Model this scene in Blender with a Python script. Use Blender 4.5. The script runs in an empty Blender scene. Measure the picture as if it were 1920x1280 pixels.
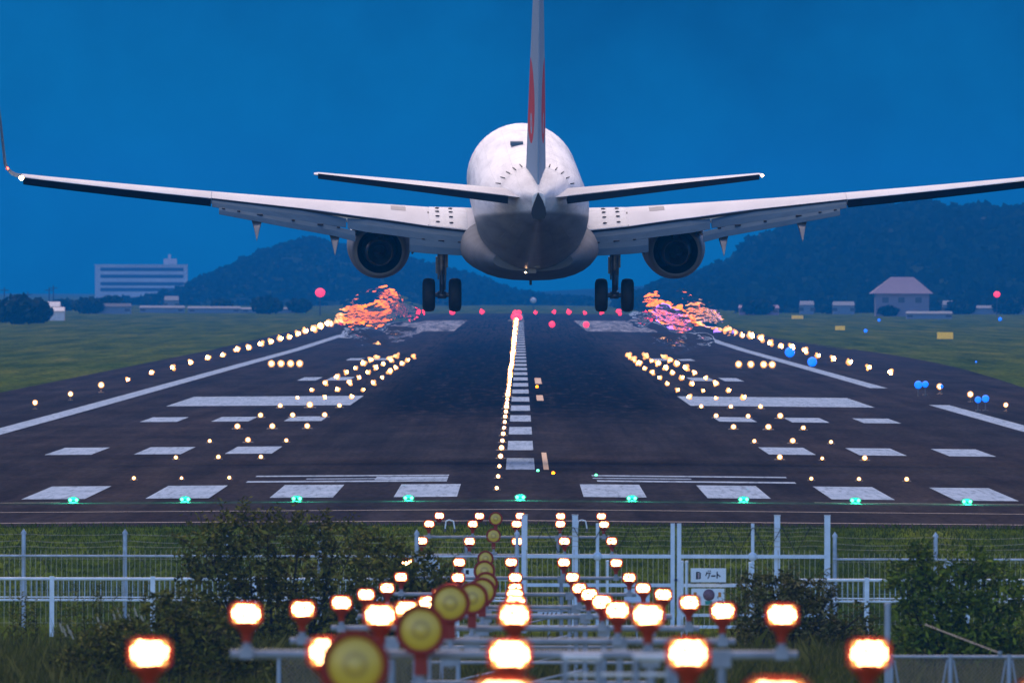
import bpy, math, random
from mathutils import Vector, Matrix, noise
random.seed(7)
R = math.radians
C = bpy.context.scene.collection
sc = bpy.context.scene
# ------------------------------------------------------------------ camera
F, VX, HY, H, ROLL = 29100.0, 976.0, 539.0, 5.85, 0.0018
cam = bpy.data.cameras.new('camera'); camo = bpy.data.objects.new('camera', cam); C.objects.link(camo)
cam.sensor_width = 36.0; cam.lens = F / 1920 * 36; cam.clip_start = 1; cam.clip_end = 60000
camo.matrix_world = (Matrix.Translation((0, 0, H)) @ Matrix.Rotation((VX - 960) / F, 4, 'Z')
                     @ Matrix.Rotation(math.pi / 2 - (640 - HY) / F, 4, 'X') @ Matrix.Rotation(ROLL, 4, 'Z'))
cam.dof.use_dof = True; cam.dof.focus_distance = 500; cam.dof.aperture_fstop = 9.0
sc.camera = camo
# ------------------------------------------------------------------ world and sun
w = bpy.data.worlds.new('World'); sc.world = w; w.use_nodes = True
nt = w.node_tree; bg = nt.nodes['Background']
sky = nt.nodes.new('ShaderNodeTexSky'); sky.sky_type = 'NISHITA'; sky.sun_disc = False
sky.sun_elevation = R(6); sky.sun_rotation = R(195); sky.dust_density = 0.3; sky.ozone_density = 3
tc = nt.nodes.new('ShaderNodeTexCoord'); sep = nt.nodes.new('ShaderNodeSeparateXYZ')
nt.links.new(tc.outputs['Generated'], sep.inputs[0])
rp = nt.nodes.new('ShaderNodeValToRGB'); nt.links.new(sep.outputs['Z'], rp.inputs[0])
rp.color_ramp.elements[0].position = 0.0; rp.color_ramp.elements[0].color = (0.0, 0.37, 1.45, 1)
rp.color_ramp.elements[1].position = 0.5; rp.color_ramp.elements[1].color = (0.42, 0.58, 0.85, 1)
e = rp.color_ramp.elements.new(0.02); e.color = (0.004, 0.205, 0.97, 1)
e = rp.color_ramp.elements.new(0.1); e.color = (0.12, 0.6, 1.6, 1)
mx = nt.nodes.new('ShaderNodeMix'); mx.data_type = 'RGBA'; mx.blend_type = 'MULTIPLY'; mx.inputs[0].default_value = 1
nt.links.new(sky.outputs[0], mx.inputs[6])
mb_ = nt.nodes.new('ShaderNodeMapRange'); mb_.interpolation_type = 'SMOOTHSTEP'; mb_.inputs[1].default_value = .1; mb_.inputs[2].default_value = -.8
nt.links.new(sep.outputs['Y'], mb_.inputs[0])
mc = nt.nodes.new('ShaderNodeMix'); mc.data_type = 'RGBA'; mc.blend_type = 'MIX'; nt.links.new(mb_.outputs[0], mc.inputs[0])
nt.links.new(rp.outputs[0], mc.inputs[6]); mc.inputs[7].default_value = (2.1, 2.4, 3.3, 1); nt.links.new(mc.outputs[2], mx.inputs[7])
nt.links.new(mx.outputs[2], bg.inputs[0]); 
wn_ = nt.nodes.new('ShaderNodeTexNoise'); wn_.inputs['Scale'].default_value = 38; wn_.inputs['Detail'].default_value = 6; wn_.inputs['Roughness'].default_value = .6
nt.links.new(tc.outputs['Generated'], wn_.inputs[0]); wr_ = nt.nodes.new('ShaderNodeMapRange'); wr_.inputs[1].default_value = .3; wr_.inputs[2].default_value = .7; wr_.inputs[3].default_value = .45; wr_.inputs[4].default_value = 1.5
nt.links.new(wn_.outputs[0], wr_.inputs[0]); wm_ = nt.nodes.new('ShaderNodeVectorMath'); wm_.operation = 'SCALE'; nt.links.new(mx.outputs[2], wm_.inputs[0]); nt.links.new(wr_.outputs[0], wm_.inputs['Scale']); nt.links.new(wm_.outputs[0], bg.inputs[0])
bg.inputs[1].default_value = 0.15
sun = bpy.data.lights.new('sun', 'SUN'); suno = bpy.data.objects.new('sun', sun); C.objects.link(suno)
sun.energy = 4.0; sun.angle = R(80); sun.color = (1.0, 0.80, 0.72)
suno.rotation_euler = (R(-44), 0, R(8))
sc.view_settings.view_transform = 'Standard'; sc.view_settings.look = 'None'
sc.view_settings.exposure = 0.0; sc.view_settings.gamma = 1.0
cy = sc.cycles
cy.use_denoising = True; cy.max_bounces = 6; cy.diffuse_bounces = 2; cy.glossy_bounces = 2; cy.transmission_bounces = 6
cy.volume_bounces = 0; cy.transparent_max_bounces = 8; cy.sample_clamp_indirect = 1.5; cy.sample_clamp_direct = 0
cy.caustics_reflective = False; cy.caustics_refractive = False; cy.use_light_tree = True

# ------------------------------------------------------------------ helpers
def interp(t, x):
    if x <= t[0][0]: return t[0][1]
    for (a, b), (c, d) in zip(t, t[1:]):
        if x <= c: return b + (d - b) * (x - a) / (c - a)
    return t[-1][1]
PROF = [(-300, 4.6), (0, 4.3), (100, 1.0), (150, 0.3), (200, -0.2), (290, -1.15), (312, -1.0), (335, -0.7), (376, 0.0), (384, 0.0), (420, 0.0),
        (760, -0.05), (1500, -0.05), (2100, 0.35), (2815, .75), (3500, 1.0), (9000, 2.0)]
def gz(x, y):
    k = min(1, max(0, (y - 350) / 40))
    return interp(PROF, y) + k * (0.07 - 0.008 * min(abs(x), 31))
def P(x, y, d):
    y = y - ROLL * (x - 960)
    return Vector(((x - VX) * d / F, d, H - (y - HY) * d / F))
def PX(x, d): return (x - VX) * d / F

class MB:
    def __init__(s): s.v = []; s.f = []; s.sm = []
    def add(s, vs, fs, smooth=False):
        n = len(s.v); s.v += [tuple(v) for v in vs]
        s.f += [tuple(i + n for i in f) for f in fs]; s.sm += [smooth] * len(fs); return s
    def box(s, x0, x1, y0, y1, z0, z1):
        return s.add([(x, y, z) for z in (z0, z1) for y in (y0, y1) for x in (x0, x1)],
                     [(0, 2, 3, 1), (4, 5, 7, 6), (0, 1, 5, 4), (2, 6, 7, 3), (0, 4, 6, 2), (1, 3, 7, 5)])
    def tube(s, a, b, r0, r1=None, n=8, caps=True, smooth=True):
        a = Vector(a); b = Vector(b); r1 = r0 if r1 is None else r1
        d = (b - a).normalized(); u = d.orthogonal().normalized(); v = d.cross(u)
        vs = [p + r * (u * math.cos(2 * math.pi * i / n) + v * math.sin(2 * math.pi * i / n)) for p, r in ((a, r0), (b, r1)) for i in range(n)]
        s.add(vs, [(i, (i + 1) % n, n + (i + 1) % n, n + i) for i in range(n)], smooth)
        if caps: s.add(vs[:n], [tuple(range(n))[::-1]]); s.add(vs[n:], [tuple(range(n))])
        return s
    def path(s, pts, r, n=5):
        for a, b in zip(pts, pts[1:]): s.tube(a, b, r, r, n, False)
        return s
    def lathe(s, o, axis, prof, n=20, smooth=True, sx=1.0):
        o = Vector(o); axis = Vector(axis).normalized()
        u = Vector((1, 0, 0)) if abs(axis.x) < .9 else Vector((0, 1, 0))
        v = axis.cross(u).normalized(); u = v.cross(axis).normalized()
        vs = [o + axis * h + r * (sx * u * math.cos(2 * math.pi * i / n) + v * math.sin(2 * math.pi * i / n)) for h, r in prof for i in range(n)]
        fs = [(k * n + i, k * n + (i + 1) % n, (k + 1) * n + (i + 1) % n, (k + 1) * n + i) for k in range(len(prof) - 1) for i in range(n)]
        return s.add(vs, fs, smooth)
    def loft(s, rings, smooth=True, cap=True):
        n = len(rings[0]); vs = [p for r in rings for p in r]
        s.add(vs, [(k * n + i, k * n + (i + 1) % n, (k + 1) * n + (i + 1) % n, (k + 1) * n + i) for k in range(len(rings) - 1) for i in range(n)], smooth)
        if cap: s.add(rings[0], [tuple(range(n))]); s.add(rings[-1], [tuple(range(n))[::-1]])
        return s
    def sheet(s, pts, zoff=0.0):
        return s.add([(p[0], p[1], gz(p[0], p[1]) + zoff) for p in pts], [tuple(range(len(pts)))])
    def strip(s, x0, x1, y0, y1, zoff, step=25.0, nx=1):
        ny = max(1, int(math.ceil((y1 - y0) / step)))
        xs = [x0 + (x1 - x0) * i / nx for i in range(nx + 1)]
        for k in PROF: pass
        ys = [y0 + (y1 - y0) * j / ny for j in range(ny + 1)]
        vs = [(x, y, gz(x, y) + zoff) for y in ys for x in xs]; m = nx + 1
        return s.add(vs, [(j * m + i, j * m + i + 1, (j + 1) * m + i + 1, (j + 1) * m + i) for j in range(ny) for i in range(nx)])
    def ball(s, c, r, n=8, m=6, sc3=(1, 1, 1)):
        c = Vector(c); vs = []; fs = []
        for j in range(m + 1):
            t = math.pi * j / m
            for i in range(n):
                a = 2 * math.pi * i / n
                vs.append(c + Vector((r * sc3[0] * math.sin(t) * math.cos(a), r * sc3[1] * math.sin(t) * math.sin(a), r * sc3[2] * math.cos(t))))
        fs = [(j * n + i, (j + 1) * n + i, (j + 1) * n + (i + 1) % n, j * n + (i + 1) % n) for j in range(m) for i in range(n)]
        return s.add(vs, fs, True)
    def build(s, name, mat=None, parent=None):
        me = bpy.data.meshes.new(name); me.from_pydata(s.v, [], s.f); me.update()
        me.polygons.foreach_set('use_smooth', s.sm)
        if mat: me.materials.append(mat)
        o = bpy.data.objects.new(name, me); C.objects.link(o)
        if parent: o.parent = parent
        return o

def tag(o, label=None, cat=None, group=None, kind=None):
    if label: o['label'] = label
    if cat: o['category'] = cat
    if group: o['group'] = group
    if kind: o['kind'] = kind
    return o
def empty(name, loc=(0, 0, 0), label=None, cat=None, group=None):
    o = bpy.data.objects.new(name, None); C.objects.link(o); o.location = loc; o.empty_display_size = .2
    return tag(o, label, cat, group)
def dup(o, loc, label, rz=None, scale=None):
    c = o.copy(); C.objects.link(c); c.location = loc; c['label'] = label
    if rz is not None: c.rotation_euler.z = rz
    if scale is not None: c.scale = (scale,) * 3
    for ch in list(o.children):
        d = ch.copy(); C.objects.link(d); d.parent = c
        for g in ch.children:
            e_ = g.copy(); C.objects.link(e_); e_.parent = d
    return c
ORD = ['nearest', 'second', 'third', 'fourth', 'fifth', 'sixth', 'seventh', 'eighth', 'ninth', 'tenth', 'eleventh', 'twelfth', 'thirteenth',
       'fourteenth', 'fifteenth', 'sixteenth', 'seventeenth', 'eighteenth', 'nineteenth', 'twentieth']

def mat(name, col, rough=.6, metal=0.0, var=.12, scale=(1, 1, 1), nscale=3.0, spec=.4, emit=None, strength=0, bump=0, sampling='NONE', col2=None, detail=5, coat=0, translucent=0):
    m = bpy.data.materials.new(name); m.use_nodes = True; t = m.node_tree; b = t.nodes['Principled BSDF']
    b.inputs['Roughness'].default_value = rough; b.inputs['Metallic'].default_value = metal
    b.inputs['Specular IOR Level'].default_value = spec; b.inputs['Coat Weight'].default_value = coat
    if emit:
        b.inputs['Base Color'].default_value = (*col, 1)
        b.inputs['Emission Color'].default_value = (*emit, 1); b.inputs['Emission Strength'].default_value = strength
        m.cycles.emission_sampling = sampling
        return m
    tcn = t.nodes.new('ShaderNodeTexCoord'); mp = t.nodes.new('ShaderNodeMapping'); nz = t.nodes.new('ShaderNodeTexNoise')
    mp.inputs['Scale'].default_value = scale; nz.inputs['Scale'].default_value = nscale; nz.inputs['Detail'].default_value = detail
    t.links.new(tcn.outputs['Object'], mp.inputs[0]); t.links.new(mp.outputs[0], nz.inputs[0])
    r = t.nodes.new('ShaderNodeValToRGB'); t.links.new(nz.outputs[0], r.inputs[0])
    a, c = (col, col2) if col2 else (tuple(x * (1 - var) for x in col), tuple(min(1, x * (1 + var)) for x in col))
    r.color_ramp.elements[0].position = .32; r.color_ramp.elements[0].color = (*a, 1)
    r.color_ramp.elements[1].position = .68; r.color_ramp.elements[1].color = (*c, 1)
    t.links.new(r.outputs[0], b.inputs['Base Color'])
    if bump:
        bp = t.nodes.new('ShaderNodeBump'); bp.inputs['Distance'].default_value = bump
        t.links.new(nz.outputs[0], bp.inputs['Height']); t.links.new(bp.outputs[0], b.inputs['Normal'])
    m['ramp'] = 1
    return m
# ------------------------------------------------------------------ setting: ground, runway, markings
def math_node(t, op, a, b=None):
    n = t.nodes.new('ShaderNodeMath'); n.operation = op
    for i, v in enumerate((a, b)):
        if v is None: continue
        if isinstance(v, (int, float)): n.inputs[i].default_value = v
        else: t.links.new(v, n.inputs[i])
    return n.outputs[0]
def mixc(t, f, a, b, mode='MIX'):
    n = t.nodes.new('ShaderNodeMix'); n.data_type = 'RGBA'; n.blend_type = mode
    for i, v in ((0, f), (6, a), (7, b)):
        if isinstance(v, (int, float)): n.inputs[i].default_value = v
        elif isinstance(v, tuple): n.inputs[i].default_value = (*v, 1)
        else: t.links.new(v, n.inputs[i])
    return n.outputs[2]
def noise_node(t, co, scale, sc3=(1, 1, 1), detail=5, rough=.55):
    mp = t.nodes.new('ShaderNodeMapping'); mp.inputs['Scale'].default_value = sc3; t.links.new(co, mp.inputs[0])
    n = t.nodes.new('ShaderNodeTexNoise'); n.inputs['Scale'].default_value = scale; n.inputs['Detail'].default_value = detail
    n.inputs['Roughness'].default_value = rough; t.links.new(mp.outputs[0], n.inputs[0]); return n.outputs[0]
def ramp(t, f, stops):
    r = t.nodes.new('ShaderNodeValToRGB'); t.links.new(f, r.inputs[0]); el = r.color_ramp.elements
    el[0].position, el[0].color = stops[0][0], (*stops[0][1], 1); el[1].position, el[1].color = stops[-1][0], (*stops[-1][1], 1)
    for p, c in stops[1:-1]: x = el.new(p); x.color = (*c, 1)
    return r.outputs[0]
def smooth(t, x, a, b):
    n = t.nodes.new('ShaderNodeMapRange'); n.interpolation_type = 'SMOOTHSTEP'; n.inputs[1].default_value = a; n.inputs[2].default_value = b
    t.links.new(x, n.inputs[0]); return n.outputs[0]
def new_mat(name, rough=.8, spec=.3):
    m = bpy.data.materials.new(name); m.use_nodes = True; t = m.node_tree; b = t.nodes['Principled BSDF']
    b.inputs['Roughness'].default_value = rough; b.inputs['Specular IOR Level'].default_value = spec
    tcn = t.nodes.new('ShaderNodeTexCoord'); return m, t, b, tcn.outputs['Object']

m_grass, t, b, co = new_mat('grass_field', 1, .0)
n1 = noise_node(t, co, .35, (1, .03, 1), 6); n2 = noise_node(t, co, 3, (1, .12, 1), 5); n3 = noise_node(t, co, .05, (1, .12, 1), 3)
c1 = ramp(t, n1, [(.3, (.032, .056, .006)), (.55, (.078, .108, .010)), (.75, (.135, .145, .024))])
c2 = ramp(t, n2, [(.3, (.45, .45, .45)), (.7, (1.4, 1.4, 1.4))])
c3 = ramp(t, n3, [(.35, (.8, .9, .9)), (.65, (1.2, 1.1, 1.0))])
t.links.new(mixc(t, 1.0, mixc(t, 1.0, c1, c2, 'MULTIPLY'), c3, 'MULTIPLY'), b.inputs['Base Color'])

m_asph, t, b, co = new_mat('runway_asphalt', .95, .0)
n1 = noise_node(t, co, .5, (1, .05, 1), 6, .6); n2 = noise_node(t, co, 6, (1, .06, 1), 4); n4 = noise_node(t, co, .9, (1.0, .004, 1), 4)
n5 = noise_node(t, co, .08, (.3, 1, 1), 3); n6 = noise_node(t, co, 1.6, (1, .05, 1), 6, .65)
base = ramp(t, n1, [(.3, (.026, .023, .024)), (.7, (.047, .042, .042))])
base = mixc(t, 1.0, base, ramp(t, n2, [(.3, (.8, .8, .8)), (.7, (1.2, 1.2, 1.2))]), 'MULTIPLY')
base = mixc(t, 1.0, base, ramp(t, n4, [(.35, (.82, .84, .88)), (.65, (1.15, 1.12, 1.1))]), 'MULTIPLY')
base = mixc(t, 1.0, base, ramp(t, n5, [(.45, (1, 1, 1)), (.6, (1.15, 1.12, 1.15))]), 'MULTIPLY')
sx = t.nodes.new('ShaderNodeSeparateXYZ'); t.links.new(co, sx.inputs[0])
ax = math_node(t, 'ABSOLUTE', sx.outputs[0])
yy = math_node(t, 'ADD', sx.outputs[1], math_node(t, 'MULTIPLY', n6, 180))
lat = math_node(t, 'SUBTRACT', 1.0, smooth(t, math_node(t, 'ADD', ax, math_node(t, 'MULTIPLY', n6, 4)), 8, 11.5))
lon = math_node(t, 'MULTIPLY', smooth(t, yy, 700, 880), math_node(t, 'SUBTRACT', 1.0, smooth(t, yy, 1500, 2200)))
rub = math_node(t, 'MULTIPLY', math_node(t, 'MULTIPLY', lat, lon), smooth(t, n6, .30, .52))
n7 = noise_node(t, co, 3.4, (1.0, .004, 1), 5, .7)
stk = math_node(t, 'MULTIPLY', math_node(t, 'MULTIPLY', math_node(t, 'SUBTRACT', 1.0, smooth(t, ax, 6, 13)), smooth(t, sx.outputs[1], 500, 950)), smooth(t, n7, .47, .60))
dark = math_node(t, 'MAXIMUM', math_node(t, 'MULTIPLY', rub, .85), math_node(t, 'MULTIPLY', stk, .88))
n8 = noise_node(t, co, .11, (1, .05, 1), 3, .5)
base = mixc(t, 1.0, base, ramp(t, n8, [(.35, (.86, .92, 1.0)), (.65, (1.12, 1.06, 1.02))]), 'MULTIPLY')
t.links.new(mixc(t, dark, base, (.004, .005, .008)), b.inputs['Base Color'])

m_paint, t, b, co = new_mat('marking_paint', .9, .0)
n1 = noise_node(t, co, 7, (1, .03, 1), 5); n2 = noise_node(t, co, 1.2, (1, .1, 1), 4)
pc = ramp(t, n1, [(.30, (.24, .29, .36)), (.47, (.37, .46, .57)), (.7, (.42, .51, .63))])
t.links.new(mixc(t, 1.0, pc, ramp(t, n2, [(.3, (.82, .85, .88)), (.7, (1.08, 1.08, 1.08))]), 'MULTIPLY'), b.inputs['Base Color'])
m_worn, t, b, co = new_mat('worn_marking_paint', .9, .0)
n1 = noise_node(t, co, 1.2, (1, .012, 1), 6, .7)
t.links.new(ramp(t, n1, [(.36, (.05, .05, .06)), (.55, (.30, .31, .36)), (.7, (.45, .45, .5))]), b.inputs['Base Color'])
m_yellow = mat('peach_line_paint', (.55, .33, .17), .7, nscale=2)
m_seam = mat('pale_seam', (.22, .17, .16), .8, var=.4, nscale=1.5)

ysl = sorted(set([-300, -100, 0, 50, 100, 125, 150, 175, 200, 230, 260, 290, 300, 312, 320, 335, 345, 350, 356, 362, 370, 376, 380, 390, 405, 420] + list(range(450, 3600, 50)) + list(range(3600, 9001, 300))))
xsl = [-3500, -600, -200, -100, -60, -40, -31, -24, -16, -8, 0, 8, 16, 24, 31, 40, 60, 100, 200, 600, 3500]
g = MB(); n = len(xsl)
g.add([(x, y, gz(x, y)) for y in ysl for x in xsl], [(j * n + i, j * n + i + 1, (j + 1) * n + i + 1, (j + 1) * n + i) for j in range(len(ysl) - 1) for i in range(n - 1)])
tag(g.build('grass_ground', m_grass), kind='structure')
rw = MB(); xs = [-29.8, -24, -16, -8, 0, 8, 16, 24, 29.8]; ys = [379, 384, 390, 405, 420] + list(range(450, 3050, 50)); n = len(xs)
rw.add([(x, y, gz(x, y) + .012) for y in ys for x in xs], [(j * n + i, j * n + i + 1, (j + 1) * n + i + 1, (j + 1) * n + i) for j in range(len(ys) - 1) for i in range(n - 1)])
runway = tag(rw.build('runway', m_asph), kind='structure')
# wide turning pad before the threshold and taxiway at right
tw = MB(); tw.strip(-60, -29.8, 379, 868, .012, 25, 2); tw.strip(29.8, 60, 379, 880, .012, 25, 2)
for j in range(24):
    y0 = 880 + j * 40; w0 = 4.2 * max(0, math.sin(j / 23 * math.pi)) ; w1 = 4.2 * max(0, math.sin((j + 1) / 23 * math.pi))
    tw.add([(29.8, y0, gz(29.8, y0) + .012), (29.8 + w0, y0, gz(31, y0) + .012), (29.8 + w1, y0 + 40, gz(31, y0) + .012), (29.8, y0 + 40, gz(29.8, y0 + 40) + .012)], [(0, 1, 2, 3)])
tag(tw.build('taxiway_apron', m_asph), kind='structure')
def marking(name, mb, m=None, z=None):
    return mb.build(name, m or m_paint, runway)
Z1 = .022
mb = MB()
for s in (-1, 1):
    for k in range(4):
        xa = 1.75 + k * 3.43; mb.strip(*sorted((s * xa, s * (xa + 1.75))), 429, 457, Z1, 14)
marking('threshold_stripes', mb)
mb = MB(); y = 493
for k in range(40):
    mb.strip(-.46, .46, y, y + 33.5, Z1, 12); y += 60
marking('centre_line', mb)
mb = MB()
for s in (-1, 1):
    for ya in (546, 682):
        for xa in (8.75, 11.95, 15.1): mb.strip(*sorted((s * xa, s * (xa + 1.65))), ya, ya + 25, Z1, 12)
    for ya in (985, 1260): mb.strip(*sorted((s * 10.9, s * 12.4)), ya, ya + 36, Z1, 12); mb.strip(*sorted((s * 13.0, s * 14.2)), ya, ya + 36, Z1, 12)
marking('touchdown_zone_marking', mb)
mb = MB()
for s in (-1, 1): mb.strip(*sorted((s * 8.5, s * 17.7)), 775, 842, Z1, 12, 2)
marking('aiming_point_marking', mb)
mb = MB()
for s in (-1, 1): mb.strip(*sorted((s * 8.5, s * 17.7)), 1980, 2480, Z1, 25, 2)
marking('far_aiming_point_marking', mb, m_worn)
mb = MB(); mb.strip(-22.0, -20.95, 560, 3000, Z1, 25); mb.strip(20.95, 22.0, 560, 796, Z1, 25); mb.strip(20.95, 22.0, 930, 3000, Z1, 25)
marking('side_stripe', mb)
mb = MB()     # runway designation figures, seen almost edge on
mb.strip(-8.15, -2.2, 477.5, 480.5, Z1, 12); mb.strip(-8.2, -2.2, 463.5, 467, Z1, 12); mb.strip(-6.5, -4.4, 470.5, 472.5, Z1, 12); mb.strip(-4.4, -2.2, 468, 476, Z1, 12)
mb.strip(2.2, 8.2, 477, 480, Z1, 12); mb.strip(2.3, 8.25, 463.5, 467, Z1, 12); mb.strip(2.2, 5.2, 470.8, 473, Z1, 12)
marking('designation_figures', mb)
mb = MB(); mb.strip(.74, .91, 493, 545, Z1, 12); mb.strip(.9, 1.3, 940, 1000, Z1, 12); mb.strip(.85, 1.2, 800, 840, Z1, 12)
marking('lead_off_line', mb, m_yellow)
mb = MB(); mb.strip(-60, 60, 403.4, 404.1, Z1, 12, 12); mb.strip(-60, 60, 384.4, 385.2, Z1, 12, 12)
mb.strip(-20, -12.5, 421.5, 422, Z1, 12, 2); mb.strip(8, 20, 421.5, 422, Z1, 12, 2)
marking('pavement_seam', mb, m_seam)
# ------------------------------------------------------------------ airliner
m_white = mat('aircraft_white_paint', (.80, .77, .76), .6, var=.10, nscale=.7, scale=(1, .3, 1), spec=.15)
m_belly = mat('aircraft_grey_paint', (.12, .135, .155), .7, var=.15, nscale=1.2, spec=.15)
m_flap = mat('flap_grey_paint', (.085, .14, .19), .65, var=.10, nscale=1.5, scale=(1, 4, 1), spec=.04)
m_under_shade = mat('elevator_shade', (.015, .016, .020), .8, var=.1, spec=.05)  # underside shade put into the elevator's near-black colour
m_ail_shade = mat('aileron_shade', (.003, .003, .004), .95, var=.1, spec=.0)  # trailing edge shade of the outer wing painted as near-black
m_black = mat('dark_gap', (.006, .006, .008), .6, var=.2)
m_rubber = mat('tyre_rubber', (.010, .010, .011), .7, var=.3, nscale=8)
m_steel = mat('gear_steel', (.09, .09, .10), .35, .6, var=.3, nscale=6)
m_nacelle = mat('nacelle_paint', (.17, .18, .20), .5, .1, var=.15, nscale=2, spec=.3)
m_duct = mat('engine_duct_dark', (.005, .005, .006), .7, .1, var=.3, nscale=5)
m_core = mat('engine_core_metal', (.035, .03, .028), .4, .5, var=.2, nscale=5)
m_polish = mat('polished_fairing', (.7, .7, .72), .2, .4, var=.05)
AX, AY, AZ = .57, 496.0, 7.58
plane = empty('airliner', (AX, AY, AZ), 'white twin engine airliner seen from behind, about to touch down over the runway', 'airliner')
plane.rotation_euler = (R(3.5), 0, R(.98))
# fuselage
SEC = [(-.12, .20, 1.30, .52), (.0, .25, 1.36, .42), (.8, .42, 1.50, .30), (2, .68, 1.62, .08), (3.2, .92, 1.74, -.22), (4.5, 1.17, 1.83, -.58), (6, 1.42, 1.90, -.98), (7.5, 1.62, 1.93, -1.34),
       (9, 1.76, 1.95, -1.64), (10.5, 1.84, 1.96, -1.85), (12.2, 1.88, 1.96, -2.0), (14, 1.88, 1.96, -2.05), (24, 1.88, 1.96, -2.05), (31, 1.88, 1.96, -2.05), (33, 1.80, 1.84, -2.0), (34.5, 1.6, 1.5, -1.85),
       (36, 1.25, .95, -1.6), (37.2, .8, .25, -1.25), (37.9, .3, -.3, -.85), (38.0, .05, -.5, -.65)]
def sec_at(y):
    t = [interp([(s[0], s[k]) for s in SEC], y) for k in (1, 2, 3)]; return t
def ring(y, hw, zt, zb, n=44, e=1.0):
    zc = zt - hw if zt - zb > 2 * hw else (zt + zb) / 2
    out = []
    for i in range(n):
        a = 2 * math.pi * i / n; c, s = math.cos(a), math.sin(a)
        rr = (zt - zc) if s > 0 else (zc - zb)
        out.append((hw * c, y, zc + rr * s))
    return out
fy = [s[0] for s in SEC]; fy = sorted(set(fy + [1.4, 2.6, 5.2, 6.7, 8.2, 9.7, 11.3, 13, 17, 20, 27]))
mb = MB(); mb.loft([ring(y, *sec_at(y)) for y in fy])
# belly below the waist: grey-white paint with its underside shade darkened into the material
m_fus, t, b, co = new_mat('fuselage_paint', .45, .35); b.inputs['Coat Weight'].default_value = .10; b.inputs['Coat Roughness'].default_value = .25
sx = t.nodes.new('ShaderNodeSeparateXYZ'); t.links.new(co, sx.inputs[0])
n1 = noise_node(t, co, .8, (1, .25, 1), 5); n2 = noise_node(t, co, 5, (1, .1, 1), 4)
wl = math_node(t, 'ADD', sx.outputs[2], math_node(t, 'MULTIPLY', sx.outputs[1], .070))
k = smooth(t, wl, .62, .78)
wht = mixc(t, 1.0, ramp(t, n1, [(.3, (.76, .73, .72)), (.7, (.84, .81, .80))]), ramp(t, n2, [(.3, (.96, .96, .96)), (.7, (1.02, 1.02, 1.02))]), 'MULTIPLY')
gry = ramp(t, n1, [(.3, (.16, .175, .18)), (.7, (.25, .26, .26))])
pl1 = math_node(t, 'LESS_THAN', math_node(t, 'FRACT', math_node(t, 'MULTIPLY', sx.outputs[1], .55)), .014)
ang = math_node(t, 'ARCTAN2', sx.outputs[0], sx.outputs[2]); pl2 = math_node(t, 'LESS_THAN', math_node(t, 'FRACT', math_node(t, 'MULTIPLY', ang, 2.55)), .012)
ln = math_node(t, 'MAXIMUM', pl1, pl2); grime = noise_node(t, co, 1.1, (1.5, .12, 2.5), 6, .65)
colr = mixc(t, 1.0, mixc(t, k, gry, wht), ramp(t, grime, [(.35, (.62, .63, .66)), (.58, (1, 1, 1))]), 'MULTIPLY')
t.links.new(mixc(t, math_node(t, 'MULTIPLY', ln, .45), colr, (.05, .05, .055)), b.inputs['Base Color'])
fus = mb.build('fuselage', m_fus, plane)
mb = MB()      # panel seams, drain mast, small marks
for y in (5.2, 9.7, 13.2, 26.0):
    hw, zt, zb = sec_at(y); r0 = ring(y, hw + .006, zt + .006, zb - .006, 44); r1 = ring(y + .035, hw + .008, zt + .008, zb - .008, 44)
    mb.loft([r0, r1], True, False)
for a in (-50, -28, 28, 50):
    pts = []
    for y in (3.5, 6, 8.5, 11, 14):
        hw, zt, zb = sec_at(y); zc = zt - hw if zt - zb > 2 * hw else (zt + zb) / 2; r = R(-90 + a)
        pts.append((math.cos(r) * (hw + .002), y, zc + (zc - zb) * math.sin(r) * 1.0))
    mb.path(pts, .012, 4)
mb.build('panel_seams', m_nacelle, fus)
mb = MB()      # apu outlet, teardrop
tip = [(-.02 + .0, -.13, 1.30), (.10, -.13, 1.05), (.17, -.13, .82), (.19, -.13, .66), (.15, -.13, .52), (0, -.13, .45), (-.15, -.13, .52), (-.19, -.13, .66), (-.17, -.13, .82), (-.10, -.13, 1.05)]
tp2 = [(x * 1.28, -.18, .86 + (z - .86) * 1.06) for x, y, z in tip]
mb.loft([[(x * 1.2, .02, .86 + (z - .86) * 1.04) for x, y, z in tip], tp2])
mb.build('exhaust_outlet', m_black, plane)
mb = MB()      # wing body fairing
FS = [(9.8, 1.3, -1.2, -1.8), (11, 1.75, -.95, -2.08), (13, 2.1, -.8, -2.3), (16, 2.28, -.75, -2.42), (21, 2.25, -.7, -2.42), (25, 1.95, -.9, -2.2), (27, 1.4, -1.3, -2.0)]
def fring(y, hw, zt, zb):
    pts = []
    for i in range(28):
        a = 2 * math.pi * i / 28; c, s = math.cos(a), math.sin(a); e = .62
        zc = zb + (zt - zb) * .55
        pts.append((hw * abs(c) ** (.35 if s > 0 else .8) * (1 if c > 0 else -1), y, zc + ((zt - zc) * s ** .8 if s > 0 else -(zc - zb) * abs(s) ** 1.15)))
    return pts
mb.loft([fring(*f) for f in FS]); mb.build('belly_fairing', m_belly, plane)
mb = MB(); mb.box(-.04, .04, 13.9, 14.15, -2.50, -2.0); mb.box(-.72, -.52, 20, 20.6, -2.62, -2.40); mb.build('antenna', m_black, plane)
mb = MB(); mb.box(-.16, .10, 9.4, 9.9, -1.84, -1.60); mb.box(.0, .2, 8.6, 9.1, -1.6, -1.4); mb.build('tail_skid', m_nacelle, plane)
m_bead = mat('aircraft_lamp_warm', (1, .8, .6), emit=(1, .62, .30), strength=60)
m_navr = mat('aircraft_lamp_red', (1, .2, .1), emit=(1, .06, .03), strength=14)
mb = MB(); mb.ball((-.28, 11.2, -2.00), .045, 12, 8); mb.ball((-.24, 10.0, -1.84), .03, 10, 8); mb.build('beacon_lamp', m_bead, plane)
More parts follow.
